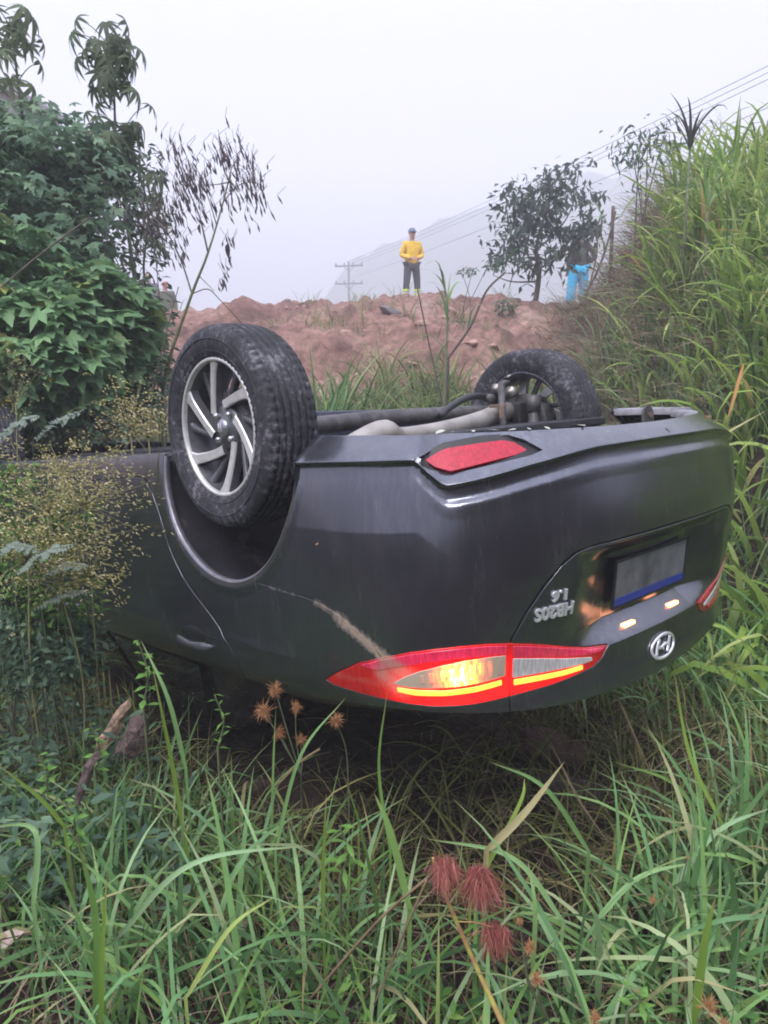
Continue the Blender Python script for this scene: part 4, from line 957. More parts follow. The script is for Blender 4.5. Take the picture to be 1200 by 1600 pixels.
# 3 small broad-leaved weeds
def weeds(n, x0, x1, y0, y1, dens, size, hgt, mat, name, label, tmpl=LEAF, per=26):
    x, y, z = scatter(n, x0, x1, y0, y1, dens); m = len(x); X = np.repeat(x, per)+rng.normal(0, .045, m*per); Y = np.repeat(y, per)+rng.normal(0, .045, m*per)
    hh = np.repeat(rng.uniform(.4, 1.1, m)*hgt, per)*rng.random(m*per)**.7; Z = H(X, Y)+hh
    ok = ~incar(X, Y, Z, .03); X, Y, Z = X[ok], Y[ok], Z[ok]; k = len(X)
    L = instance(*tmpl, np.stack([X, Y, Z], 1), rot(rng.uniform(0, 6.28, k), rng.uniform(-.5, .6, k), rng.uniform(-.5, .5, k)), rng.uniform(*size, k))
    return stuff_mesh(name, [L], mat, label=label, cat='weeds')
weeds(900, -2.8, .2, .75, 3.6, lambda x, y: ss(.25, -.5, x)*(~under(x, y, .03))*np.clip(.3+2.5*(fbm(x*2, y*2, 2, 61)-.4), 0, 1), (.022, .05), .20, WEED, 'broadleaf_weeds', 'low broad-leaved green weeds carpeting the ground left of the car')
weeds(460, -3.4, -.55, 1.7, 4.6, lambda x, y: ss(-.45, -.8, x)*(~under(x, y, .0)), (.03, .065), .42, BUSHD, 'tall_weeds', 'knee-high dark leafy weeds in front of the car door at left', per=34)
weeds(620, -1.8, 2.8, .7, 3.6, lambda x, y: .75*(~under(x, y, .03))*np.clip(.2+2.5*(fbm(x*2, y*2, 2, 67)-.45), 0, 1), (.016, .042), .19, WEED, 'small_weeds', 'small-leaved creeping weeds low between the grass blades', per=22)
# 4 the tall bright grass of the right bank
bg_ = []
def bankd(x, y): return ss(-.35, .25, x-xfoot(y)-.5*ss(5.5, 7.5, y))
x, y, z = scatter(1250, 1.5, 6.2, 2.3, 9.0, lambda x, y: bankd(x, y)*(~under(x, y, .12))*np.clip(.45+1.4*(fbm(x*1.3, y*1.3, 2, 71)-.35), 0, 1))
B = clump(x, y, z, 4, .06); az = rng.normal(math.pi*1.2, 1.1, len(B))
bg_.append(no_car(mkbl(B, (.45, 1.0), (.026, .050), (.0, .7), (.5, 2.3), az=az, segs=8), 18))
x, y, z = scatter(900, 2.3, 7.5, 4.2, 10.5, lambda x, y: ss(.85, 1.4, x-xfoot(y)))
B = clump(x, y, z, 4, .09); az = rng.normal(math.pi*1.15, 1.5, len(B))
bg_.append(mkbl(B, (.6, 1.35), (.030, .058), (.0, .6), (.4, 2.2), az=az, segs=9))
stuff_mesh('bank_grass', bg_, G2, label='tall bright green grass covering the steep bank to the right of the car', cat='grass')
# blue-green tufts inside it, and brown dead growth on the bare edge of the bank
bg_ = []
x, y, z = scatter(260, 2.0, 6.0, 3.4, 9.5, lambda x, y: bankd(x, y)*(~under(x, y, .15))); B = clump(x, y, z, 8, .05); bg_.append(mkbl(B, (.5, 1.3), (.010, .020), (0, .4), (.4, 1.9), segs=8))
stuff_mesh('bank_grass_dark', bg_, G3, label='darker blue-green tufts among the bright grass on the right bank', cat='grass')
bg_ = []
def edged(x, y): return ss(-.45, .05, x-xfoot(y))*ss(1.6, .9, x-xfoot(y))
x, y, z = scatter(2400, 1.5, 5.5, 5.6, 13.0, lambda x, y: edged(x, y)); B = clump(x, y, z, 9, .07); az = rng.normal(math.pi*1.1, .8, len(B))
bg_.append(mkbl(B, (.25, .75), (.006, .014), (.5, 1.5), (.2, 1.2), az=az, segs=5, vr=(.1, 1)))
stuff_mesh('bank_dead_grass', bg_, foliage('straw', [(0, (.09, .06, .05)), (.4, (.19, .13, .10)), (.8, (.30, .24, .17)), (1, (.28, .30, .15))], .2, .8), label='brown and straw-coloured dead growth hanging on the torn left edge of the bank', cat='dead grass')
# 5 grass behind and around the car, thinning out up the spoil bank
bg_ = []
x, y, z = scatter(1900, -4.5, 3.2, 4.2, 9.6, lambda x, y: (~under(x, y, .06))*ss(9.6, 7.2, y)*np.clip(.35+1.8*(fbm(x*1.4, y*1.4, 2, 81)-.4), 0, 1))
B = clump(x, y, z, 8, .05); bg_.append(no_car(mkbl(B, (.35, .9), (.009, .020), (0, .5), (.5, 1.9), segs=7), 16))
x, y, z = scatter(500, -4.5, 4.2, 7.8, 13.2, lambda x, y: ss(.47, .62, fbm(x*.9, y*.9, 2, 85))); B = clump(x, y, z, 7, .05); bg_.append(mkbl(B, (.15, .45), (.006, .012), (0, .6), (.4, 1.6), segs=5))
x, y, z = scatter(760, -1.9, 2.6, 6.3, 9.2, lambda x, y: np.clip(.2+2.2*(fbm(x*1.7, y*1.7, 2, 87)-.38), 0, 1)*(~under(x, y, .1)))
B = clump(x, y, z, 8, .06); bg_.append(no_car(mkbl(B, (.5, 1.15), (.014, .030), (0, .5), (.6, 2.2), segs=7), 16))
stuff_mesh('bank_foot_grass', bg_, foliage('pale_grass', [(0, (.07, .11, .04)), (.5, (.15, .21, .07)), (.9, (.25, .31, .12)), (1, (.36, .25, .16))], .35, .5, tip=(.3, .25, .14)), label='pale green grass growing behind the car at the foot of the dirt bank', cat='grass')
# a few separate tall tufts
def tuft(x, y, n, L, W, mat, label, cat='grass tuft', bend=(.5, 2.0), lean=(0, .45), group=None, name='grass_tuft', segs=9, spread=.05):
    b = np.stack([x+rng.normal(0, spread, n), y+rng.normal(0, spread, n), np.zeros(n)], 1); b[:, 2] = H(b[:, 0], b[:, 1])-.02; c = b.mean(0)
    V, F, a, t = no_car(mkbl(b, L, W, lean, bend, segs=segs), (segs+1)*2); o = ob(name, V-c, F, mat, attrs={'v': a, 't': t}); o.location = c; tag(o, label, cat, group); return o
def gp(px, py, Y): p = at(px, py, Y); return p[0], p[1]
tuft(*gp(502, 640, 7.0), 110, (1.1, 1.75), (.020, .040), G3, 'tall dark blue-green grass tuft standing just right of the near wheel', bend=(.3, 1.3), spread=.13)
tuft(*gp(655, 640, 6.8), 80, (.7, 1.4), (.014, .026), G2, 'pale grass tuft at the foot of the tall bent stalk', bend=(.4, 1.5), spread=.08)
tuft(*gp(585, 650, 7.0), 80, (.6, 1.1), (.014, .028), G2, 'arching light green tuft behind the exhaust pipe', bend=(.6, 2.0), spread=.09)
# 6 loose stones on the spoil bank
ROCK = simple('clod', (.36, .225, .18), .95, var=.35, scale=3, bmp=.6, bscale=14); ROCKG = simple('grey_stone', (.20, .18, .19), .9, var=.3, scale=4, bmp=.5, bscale=14)
def rock_mesh(seed):
    bm = bmesh.new(); bmesh.ops.create_icosphere(bm, subdivisions=3, radius=1); r = np.random.default_rng(seed)
    pl_ = [Vector(v).normalized() for v in r.normal(size=(9, 3))]; k = r.uniform(.42, .8, 9)
    for v in bm.verts:
        for p_, k_ in zip(pl_, k):
            d = v.co.dot(p_)
            if d > k_: v.co -= p_*(d-k_)
        v.co *= 1+.08*(vnoise(np.array([v.co.x*4]), np.array([v.co.y*4+v.co.z*3]), seed)[0]-.5)*2.2
    me = bpy.data.meshes.new('rock'); bm.to_mesh(me); bm.free(); me.polygons.foreach_set('use_smooth', np.ones(len(me.polygons), bool)); return me
rms = [rock_mesh(s) for s in range(5)]
for me in rms: me.materials.append(ROCK)
rmg = [rock_mesh(s+9) for s in range(2)]
for me in rmg: me.materials.append(ROCKG)
def gz(x, y): return float(H(np.array([x]), np.array([y]))[0])
RL_ = ['grey stone just below the feet of the yellow-jacketed person', 'clod of dirt above and left of the far wheel, beside the slanting branch', 'small clod below the twig on the bank', 'clod left of the tall bent stalk', 'large clod above the far wheel', 'clod above the far wheel, right beside the larger one', 'clod touching the top of the far tyre in view', 'small clod halfway up the bank left of the yellow-jacketed person', 'small clod high on the bank above the exhaust pipe', 'small clod near the crest above the near tyre', 'clod at the foot of the bare-rooted bank below the person in blue trousers', 'clod under the small tree', 'grey stone at the foot of the right bank edge', 'grey stone under the small sapling', 'clod right under the crest, left of the feet of the yellow-jacketed person', 'small clod above the dark tuft beside the near wheel', 'clod low on the bank between the wheels', 'small clod in the middle of the bare dirt slope', 'small clod on the crest left of the near tyre', 'clod against the straw of the right bank', 'grey stone at the left of the small tree trunk', 'clod on the crest left of the small tree', 'small clod right behind the near tyre, at its left', 'grey stone low on the bank behind the tall bent stalk']
k = 0
for px, py, Y, r, g_ in [(610,505,11,.14,1),(700,490,11.5,.13,0),(660,520,10.5,.12,0),(640,540,9.8,.11,0),(735,540,10,.16,0),(770,530,10,.13,0),(765,555,9.4,.15,0),(540,520,10.5,.09,0),(475,500,11.2,.09,0),(420,510,11,.10,0),(850,505,11,.15,0),(820,490,11.4,.14,0),(880,520,10.6,.14,1),(790,500,11,.12,1),(590,490,11.8,.12,0),(520,570,9,.10,0),(560,590,8.6,.11,0),(500,545,9.5,.08,0),(350,500,11.2,.09,0),(905,500,11.2,.13,0),(745,500,11.2,.11,1),(720,470,12.2,.11,0),(330,540,10,.08,0),(640,570,9,.1,1)]:
    p = at(px, py, Y); o = bpy.data.objects.new('rock', (rmg if g_ else rms)[k % (2 if g_ else 5)]); C.objects.link(o)
    o.location = (p[0], p[1], gz(p[0], p[1])+r*.25); o.scale = (r*rng.uniform(.9, 1.5), r*rng.uniform(.7, 1), r*rng.uniform(.4, .7)); o.rotation_euler = (rng.uniform(-.3, .3), rng.uniform(-.3, .3), rng.uniform(0, 6))
    tag(o, RL_[k], 'rock', 'stones and clods on the dirt bank'); k += 1
# small rubble
x, y, z = scatter(2600, -6, 5.5, 6.8, 13.8, lambda x, y: np.clip(.2+2*(fbm(x*1.1, y*1.1, 2, 91)-.4), 0, 1)); bm = bmesh.new(); bmesh.ops.create_icosphere(bm, subdivisions=1, radius=1)
TV = np.array([v.co[:] for v in bm.verts])*rng.uniform(.75, 1.15, (len(bm.verts), 1)); TF = np.array([[v.index for v in f.verts] for f in bm.faces]); bm.free(); k = len(x)
L = instance(TV*[1, .8, .6], TF, np.stack([x, y, z+.01], 1), rot(rng.uniform(0, 6.28, k), rng.uniform(-.4, .4, k), rng.uniform(-.4, .4, k)), .012+.05*rng.random(k)**3)
V, F, a, t = L; o = ob('rubble', V, F, ROCK, smooth=False); o['kind'] = 'stuff'; tag(o, 'small crumbs of earth strewn over the dirt bank', 'rubble')
# ------------------------------------------------------------------ shrubs and single plants
def rooted(P):
    """carry a stem down to the soil under its lowest point"""
    P = np.asarray(P, float); g_ = P[0].copy(); g_[2] = gz(g_[0], g_[1])-.02
    return P if P[0][2]-g_[2] < .03 else np.vstack([[g_], (g_+P[0])/2, P])
def ground_at(px, py, h=.05):
    """distance at which the sight line of a pixel meets the soil (plus h)"""
    for Y in np.arange(.6, 12, .01):
        p = at(px, py, Y)
        if p[2] <= gz(p[0], p[1])+h: return Y
    return 12.
def bush(label, blobs, n, size, tmpl, mat, name='shrub', group=None, cat='shrub', pitch=(-.9, .5), thick=.009, stems=6, gap=.0, flat=True, vr=(0, 1)):
    """leaf cloud filling several ellipsoids, denser at the skin, with woody stems inside; blobs: centre, radii"""
    c0 = np.array(blobs[0][0]); base_ = np.array([c0[0], c0[1], gz(c0[0], c0[1])]); r = empty(name, tuple(base_)); tag(r, label, cat, group)
    P = []
    w = np.array([b[1][0]*b[1][1]+b[1][0]*b[1][2] for b in blobs]); w = w/w.sum()
    for (c, rd), wi in zip(blobs, w):
        m = int(n*wi); d = rng.normal(size=(m, 3)); d /= np.linalg.norm(d, axis=1, keepdims=True); rr = rng.random(m)**.38
        lump = .78+.44*fbm(d[:, 0]*2.2+c[0]*3+5, d[:, 2]*2.2+d[:, 1]*1.3, 3, 5)
        P.append(np.array(c)+d*(rr*lump)[:, None]*np.array(rd))
    P = np.vstack(P)
    if gap > 0:
        k = fbm(P[:, 0]*5, P[:, 2]*5+P[:, 1]*3, 2, 77) > gap; P = P[k]
    P = P[P[:, 2] > H(P[:, 0], P[:, 1])]; P = P[~incar(P[:, 0], P[:, 1], P[:, 2], .05)]
    m = len(P); out_ = P-np.mean([b[0] for b in blobs], 0); az = np.arctan2(out_[:, 1], out_[:, 0])+rng.normal(0, .9, m)
    L = instance(*tmpl, P-base_, rot(az, rng.uniform(*pitch, m), rng.normal(0, .45, m)), rng.uniform(*size, m), v=rng.uniform(*vr, m))
    V, F, a, t = L; o = ob('foliage', V, F, mat, r, attrs={'v': a, 't': t}); o['kind'] = 'stuff'
    S_ = []
    for k in range(stems):
        b = blobs[rng.integers(len(blobs))]; e = np.array(b[0])+rng.normal(size=3)*np.array(b[1])*.45; s0 = base_+[rng.normal(0, .12), rng.normal(0, .12), -.03]
        mid = (s0+e)/2+rng.normal(0, .08, 3); S_.append(tube(spline([s0, mid, e], 6)-base_, np.linspace(thick, thick*.35, 13), 6))
    V, F = join(S_); ob('stems', V, F, STEMR, r); return r
# left shrub mass, several plants
BUSHH = foliage('grey_green_leaf', [(0, (.085, .14, .105)), (.5, (.15, .24, .155)), (1, (.25, .36, .22))], .4, .6)
bush('big leafy shrub at the left edge, its top reaching highest', [((at(60, 310, 5.6)), (.58, .6, .60)), ((at(40, 430, 5.3)), (.6, .6, .7)), ((at(-30, 260, 5.8)), (.6, .6, .5)), ((at(150, 260, 6.0)), (.28, .3, .28)), ((at(60, 560, 5.4)), (.75, .5, .5))], 8200, (.05, .10), PALM5, BUSHH, gap=.42, vr=(.15, 1))
bush('darker shrub behind, between the big leafy shrub and the bare seed-head plant', [((at(190, 330, 6.6)), (.42, .5, .62)), ((at(210, 500, 6.4)), (.34, .5, .5)), ((at(190, 600, 6.0)), (.45, .4, .4))], 4200, (.05, .10), LEAF, BUSHD, gap=.46)
bush('bright lobed-leaf vine spilling forward at mid left', [((at(60, 560, 4.4)), (.48, .45, .42)), ((at(150, 520, 4.8)), (.40, .4, .42)), ((at(-20, 470, 4.6)), (.5, .4, .5))], 5200, (.075, .13), PALM5, BUSH, gap=.30, vr=(.5, 1))
bush('low fine-leaved shrub filling the corner left of the near wheel', [((at(215, 590, 5.0)), (.22, .4, .36)), ((at(120, 660, 4.6)), (.5, .5, .28)), ((at(20, 680, 4.4)), (.45, .4, .3)), ((at(150, 600, 4.9)), (.5, .4, .34))], 6500, (.035, .07), LEAF, BUSHD, gap=.34, vr=(.2, 1))
# tall plants with drooping hand-shaped leaves; each leaf is a part
PAL_ME = []
for k in range(3):
    V, F = palm_t(7, 3.4+.3*k, .26, .55+.15*k, 4, .35); me = mk_mesh('leaf', V, F, True, {'v': np.full(len(V), .25+.3*k), 't': np.zeros(len(V))}); me.materials.append(foliage('hand_leaf_%d' % k, [(0, (.09, .12, .08)), (1, (.17, .22, .12))], .45, .5)); PAL_ME.append(me)
def palmate_tree(label, pts, Y, leaves, r0=.016):
    P = spline([at(px, py, Y) for px, py in pts], 8); P = rooted(P); b = P[0].copy(); r = empty('tall_leafy_plant', tuple(b)); tag(r, label, 'plant')
    V, F = tube(P-b, np.linspace(r0, .005, len(P)), 8); ob('stem', V, F, STEM, r)
    for t, size, k in leaves:
        q = P[int(t*(len(P)-1))]; az = rng.uniform(0, 6.28); L = rng.uniform(.05, .25)
        e = q+np.array([math.cos(az)*L, math.sin(az)*L, L*rng.uniform(.1, .8)]); mid = (q+e)/2+[0, 0, L*.15]
        V, F = tube(spline([q, mid, e], 5)-b, np.linspace(.004, .0022, 11), 5); pt = ob('leaf_stalk', V, F, STEM, r)
        o = bpy.data.objects.new('leaf', PAL_ME[k]); C.objects.link(o); o.parent = r; o.location = e-b; o.scale = (size,)*3
        o.rotation_euler = (rng.uniform(-.4, .4), rng.uniform(.6, 1.25), az)
    return r
palmate_tree('taller of the two thin plants with drooping hand-shaped leaves, clear against the sky', [(215, 470), (196, 330), (182, 230), (178, 140), (172, 55)], 6.0, [(rng.uniform(.34, 1)**.8, rng.uniform(.09, .16), int(rng.integers(3))) for _ in range(32)]+[(rng.uniform(.72, 1), rng.uniform(.10, .16), int(rng.integers(3))) for _ in range(16)]+[(1., .15, 0), (.98, .16, 1), (.96, .15, 2), (.93, .16, 0)])
palmate_tree('thin plant with drooping hand-shaped leaves cut by the left edge of the view', [(60, 420), (45, 260), (32, 160), (22, 80), (15, 30)], 5.6, [(rng.uniform(.55, 1), rng.uniform(.09, .15), int(rng.integers(3))) for _ in range(20)])
palmate_tree('slanting thin plant hanging its leaves left of the seed-head plant', [(250, 560), (225, 430), (232, 330), (205, 240), (190, 200)], 6.2, [(rng.uniform(.2, 1), rng.uniform(.08, .13), int(rng.integers(3))) for _ in range(40)], .011)
# bare plant with hanging seed pods
POD = simple('seed_pod', (.075, .055, .065), .8, var=.4)
def seed_plant():
    Y = 5.0; r = empty('seed_pod_plant', tuple(at(252, 640, Y))); b = np.array(r.location); tag(r, 'bare slender plant hung with thin dark seed pods, leaning behind the near wheel', 'plant')
    br = [([(252, 640), (262, 570), (300, 459), (325, 395), (349, 315), (362, 262)], .013, .003), ([(300, 459), (284, 410), (262, 365), (236, 335), (215, 312)], .006, .002), ([(325, 395), (312, 340), (296, 300), (282, 262), (270, 225)], .006, .002), ([(338, 350), (322, 300), (300, 260)], .004, .002), ([(349, 315), (372, 290), (396, 285), (412, 292)], .004, .0015), ([(300, 459), (325, 452), (345, 470), (378, 505)], .004, .002), ([(310, 430), (335, 455)], .003, .0015), ([(262, 365), (258, 330), (262, 300)], .003, .0015), ([(362, 262), (372, 245), (378, 232)], .003, .0012), ([(356, 285), (340, 288), (318, 290)], .004, .002)]
    V, F = join([tube(spline([at(px, py, Y+.15*math.sin(px)) for px, py in p], 6)-b, np.linspace(a, c, 6*(len(p)-1)+1), 6) for p, a, c in br[:1]]+[tube(np.array([at(252, 640, Y)*[1, 1, 0]+[0, 0, gz(b[0], b[1])-.05], at(252, 640, Y)])-b, .014, 6)]); ob('stem', V, F, simple('green_stem', (.13, .14, .06), .7, var=.4), r)
    pods = []; tw = []
    for p, a, c in br[1:]:
        Pn = spline([at(px, py, Y+.15*math.sin(px)) for px, py in p], 6); V, F = tube(Pn-b, np.linspace(a, c, len(Pn)), 5); ob('branch', V, F, STEMR, r)
    def podline(c, n, sx, sz):
        for _ in range(n):
            q = c+rng.normal(size=3)*[sx, .12, sz]; L = rng.uniform(.03, .075); d = np.array([rng.normal(.25, .2), rng.normal(0, .15), -1]); d /= np.linalg.norm(d)
            pods.append(tube(np.array([q, q+d*L*.5, q+d*L])-b, [.0015, .0062, .0012], 5)); tw.append(tube(np.array([q, q+np.array([rng.normal(0, .03), 0, .05])])-b, .0012, 4))
    for px, py, n, sx, sz in [(372, 262, 60, .07, .09), (385, 300, 45, .08, .09), (350, 245, 24, .05, .05), (285, 290, 70, .09, .10), (262, 330, 60, .10, .10), (230, 350, 50, .09, .10), (300, 265, 36, .06, .07), (275, 230, 22, .04, .05), (250, 380, 34, .09, .08), (320, 320, 26, .06, .08), (358, 375, 8, .02, .05), (345, 430, 8, .02, .05), (400, 290, 18, .04, .05)]: podline(at(px, py, Y), n, sx, sz)
    V, F = join(pods); o = ob('seed_pods', V, F, POD, r); o['kind'] = 'stuff'
    V, F = join(tw); o = ob('twigs', V, F, STEMR, r); o['kind'] = 'stuff'
    # a few larger curled dead leaves
    for px, py, s_ in [(356, 380, .09), (346, 435, .08), (286, 392, .06), (361, 400, .07), (312, 350, .06)]:
        V, F = leaf_t(.35, .5, .4, 4); o = ob('dead_leaf', V*s_, F, POD, r, attrs={}); o.location = at(px, py, Y)-b; o.rotation_euler = (0, 1.3, rng.uniform(0, 6))
    return r
seed_plant()
# small tree on the bank crest, in the mist
def tree():
    Y = 13.5; b = at(835, 470, Y); b[2] = gz(b[0], b[1])-.05; r = empty('small_tree', tuple(b)); tag(r, 'small dark-leaved tree standing on the crest of the dirt bank right of centre', 'tree')
    V, F = tube(spline([b, at(842, 430, Y), at(838, 390, Y), at(850, 340, Y), at(862, 290, Y)], 6)-b, np.linspace(.05, .015, 25), 8); ob('trunk', V, F, STEMR, r)
    limbs = [[(842, 430), (815, 405), (800, 370), (790, 320)], [(838, 390), (872, 360), (895, 320), (905, 265)], [(842, 420), (880, 400), (915, 380), (938, 345)], [(838, 400), (805, 425), (795, 452)], [(850, 340), (825, 310), (805, 290)], [(838, 440), (800, 440), (770, 430)], [(862, 290), (885, 262), (905, 248)]]
    for p in limbs:
        P = spline([at(x, y, Y+rng.uniform(-.3, .3)) for x, y in p], 5); V, F = tube(P-b, np.linspace(.02, .006, len(P)), 6); ob('limb', V, F, STEMR, r)
    cl = [(845, 355, .62, .55), (818, 330, .42, .5), (880, 345, .42, .5), (800, 380, .38, .36), (850, 300, .42, .34), (885, 300, .36, .3), (905, 262, .16, .14), (795, 300, .2, .2), (925, 350, .24, .22), (900, 395, .30, .28), (840, 415, .32, .30), (780, 405, .16, .16), (935, 305, .10, .10), (870, 262, .16, .10), (905, 360, .3, .3)]
    P = np.vstack([at(x, y, Y)+rng.normal(size=(int(1300*rx*rz)+16, 3))*[rx*.5, .4, rz*.5] for x, y, rx, rz in cl]); k = fbm(P[:, 0]*3, P[:, 2]*3, 2, 15) > .33; P = P[k]; m = len(P)
    L = instance(*leaf_t(.40, .1, .2, 2), P-b, rot(rng.uniform(0, 6.28, m), rng.uniform(-1.3, .3, m), rng.normal(0, .5, m)), rng.uniform(.10, .20, m))
    V, F, a, t = L; o = ob('crown', V, F, foliage('tree_leaf', [(0, (.035, .055, .048)), (1, (.085, .12, .095))], .3, .6), r, attrs={'v': a, 't': t}); o['kind'] = 'stuff'
tree()
# wispy dark shrub right of the tree, half in the bank grass
def wisp(label, blobs, n, mat, Y, size=(.06, .12)):
    b = np.array(at(blobs[0][0], blobs[0][1], Y)); g0 = gz(b[0], b[1]); r = empty('wispy_shrub', (b[0], b[1], g0)); b = np.array([b[0], b[1], g0]); tag(r, label, 'shrub')
    P = []
    for px, py, rx, rz in blobs:
        c = at(px, py, Y); P.append(c+rng.normal(size=(n, 3))*[rx, .2, rz]); V, F = tube(spline([b, (b+c)/2+rng.normal(0, .1, 3), c+[0, 0, rz]], 6)-b, np.linspace(.014, .004, 13), 6); ob('stem', V, F, STEMR, r)
    P = np.vstack(P); m = len(P); L = instance(*LEAFN, P-b, rot(rng.uniform(0, 6.28, m), rng.uniform(-1.2, .4, m), rng.normal(0, .5, m)), rng.uniform(*size, m)); V, F, a, t = L
    o = ob('foliage', V, F, mat, r, attrs={'v': a, 't': t}); o['kind'] = 'stuff'
wisp('wispy dark shrub against the sky above the torn edge of the right bank', [(1010, 250, .22, .16), (1000, 225, .16, .10), (1040, 215, .12, .12), (985, 235, .1, .08)], 90, BUSHD, 9.0)
# cane with a fan of dark arching leaves on the bank top
def fan(px, py, Y, n, L, label, mat, bend=(.7, 1.5)):
    c = at(px, py, Y); b = c.copy(); r = empty('cane_plant', tuple((b[0], b[1], gz(b[0], b[1])))); b = np.array(r.location); tag(r, label, 'plant')
    V, F = tube(np.array([b, (b+c)/2+[.03, 0, 0], c])-b, [.02, .016, .012], 8); ob('cane', V, F, STEM, r)
    V, F, a, t = blades(np.repeat(c[None], n, 0)-b, np.linspace(0, 6.28, n, endpoint=False)+rng.uniform(-.2, .2, n), rng.uniform(.8, 1.1, n)*L, rng.uniform(.022, .03, n), rng.uniform(.05, .5, n), rng.uniform(*bend, n), 10)
    k = 22
    for i in range(n): me = mk_mesh('leaf', V[i*k:(i+1)*k], F[i*10:(i+1)*10]-i*k, True, {'v': a[i*k:(i+1)*k], 't': t[i*k:(i+1)*k]}); link('leaf', me, mat, r)
CANE = foliage('cane_leaf', [(0, (.05, .045, .05)), (1, (.10, .10, .09))], .2, .5)
fan(1078, 235, 7.5, 13, .52, 'cane with a fan of dark purplish arching leaves standing above the right bank', CANE)
fan(1105, 330, 7.2, 9, .5, 'leafy green cane in the grass below the dark fan', G3)
# reed stumps at the bank edge
def reed(pts, Y, r0, label, mat=STEMR, n_leaf=0):
    P = spline([at(x, y, Y) for x, y in pts], 6); g_ = P[0].copy(); g_[2] = min(P[0][2]-.02, gz(g_[0], g_[1])-.03); P = np.vstack([[g_], P]); b = P[0].copy(); r = empty('reed', tuple(b)); tag(r, label, 'reed'); V, F = tube(P-b, np.linspace(r0, r0*.7, len(P)), 8); ob('stalk', V, F, mat, r)
    for _ in range(n_leaf):
        q = P[int(rng.uniform(.35, 1)*(len(P)-1))]; V, F, a, t = blades((q-b)[None], rng.uniform(0, 6.28, 1), rng.uniform(.2, .5, 1), np.array([.022]), np.array([.3]), rng.uniform(1.0, 2.2, 1), 8); ob('leaf', V, F, G3, r, attrs={'v': a, 't': t})
PALEW = simple('grey_reed', (.22, .19, .18), .8, var=.3)
reed([(952, 470), (955, 400), (958, 322)], 11.0, .032, 'thick broken grey reed stump standing at the end of the bank', STEMR, 2)
reed([(905, 480), (935, 420), (952, 370), (962, 330)], 10.8, .018, 'thin reed leaning right beside the thick broken stump', STEMR, 3)
reed([(915, 470), (932, 400), (934, 350), (948, 335)], 11.4, .012, 'thin bent reed left of the thick broken stump', STEMR, 3)
reed([(975, 440), (988, 395), (1000, 340), (1003, 300)], 9.5, .014, 'straight thin reed right of the thick broken stump', PALEW, 4)
reed([(693, 640), (697, 560), (699, 480), (690, 425)], 7.2, .012, 'tall bent green stalk with folded leaves standing between the wheels', simple('green_stalk', (.16, .19, .10), .6, var=.3), 13)
reed([(700, 560), (735, 510), (760, 455), (790, 425)], 7.5, .013, 'bare branch slanting up towards the tree from between the wheels', STEMR, 2)
reed([(694, 640), (672, 545), (650, 440)], 7.6, .009, 'short bare twig on the dirt bank left of the slanting branch', STEMR, 1)
reed([(262, 600), (240, 600), (200, 640), (160, 690)], 5.2, .006, 'thin dry stem bowed over the shrub left of the near wheel', PALEW, 0)
reed([(-5, 455), (60, 400), (140, 340)], 4.2, .006, 'long thin dark stem slanting across the big leafy shrub', STEMR, 0)
# small leafy saplings on the crest
bush('small grey-green sapling on the dirt bank under the tree', [((at(790, 478, 11.6)), (.16, .15, .12))], 170, (.06, .12), LEAFN, BUSHD, name='sapling', cat='sapling', stems=4)
bush('little leafy sprig on the crest just left of the tree', [((at(735, 422, 11)), (.16, .1, .06)), ((at(768, 412, 11)), (.12, .1, .08))], 110, (.06, .1), LEAFN, BUSHD, name='sapling', cat='sapling', stems=3)
# golden flowering grass heads, left of the car
GOLD = foliage('golden_seed', [(0, (.18, .20, .07)), (.4, (.38, .35, .13)), (.8, (.58, .50, .24)), (1, (.76, .68, .45))], .2, .7)
GOLDG = simple('gold_stalk', (.24, .22, .10), .7, var=.3)
def panicle(px, py, Y, sx, sz, n, label):
    c = at(px, py, Y); b = np.array([c[0]-.05, c[1]+.05, gz(c[0], c[1])]); r = empty('flowering_grass', tuple(b)); tag(r, label, 'flowering grass')
    P = spline([b, (b+c)/2+rng.normal(0, .03, 3), c-[0, 0, sz]], 5); V, F = tube(P-b, .003, 5); ob('stalk', V, F, GOLDG, r)
    tips = c+rng.normal(size=(n, 3))*[sx, .07, sz]; root = c+[0, 0, -sz]; br = []
    for q in tips[::4]:
        j = root+(q-root)*rng.uniform(.1, .5); br.append(tube(np.array([root, j+[0, 0, .01], q])-b, [.0012, .0009, .0006], 4))
    V, F = join(br); o = ob('branchlets', V, F, GOLDG, r); o['kind'] = 'stuff'
    T = tips[:, None, :]+rng.normal(size=(n, 5, 3))*[.016, .012, .008]; T = T.reshape(-1, 3); T = T[~incar(T[:, 0], T[:, 1], T[:, 2], .01)]; m = len(T)
    TVs = np.array([(0, 0, 0), (.5, -.16, 0), (.5, 0, .18), (.5, .16, 0), (1, 0, 0), (.5, 0, -.1)]); TFs = np.array([(0, 1, 2), (0, 2, 3), (4, 2, 1), (4, 3, 2), (0, 5, 1), (0, 3, 5), (4, 1, 5), (4, 5, 3)])
    L = instance(TVs, TFs, T-b, rot(rng.normal(0, .7, m), rng.normal(-.25, .5, m), rng.uniform(0, 3, m)), rng.uniform(.009, .019, m)); V, F, a, t = L
    o = ob('seeds', V, F, GOLD, r, attrs={'v': a, 't': t}); o['kind'] = 'stuff'
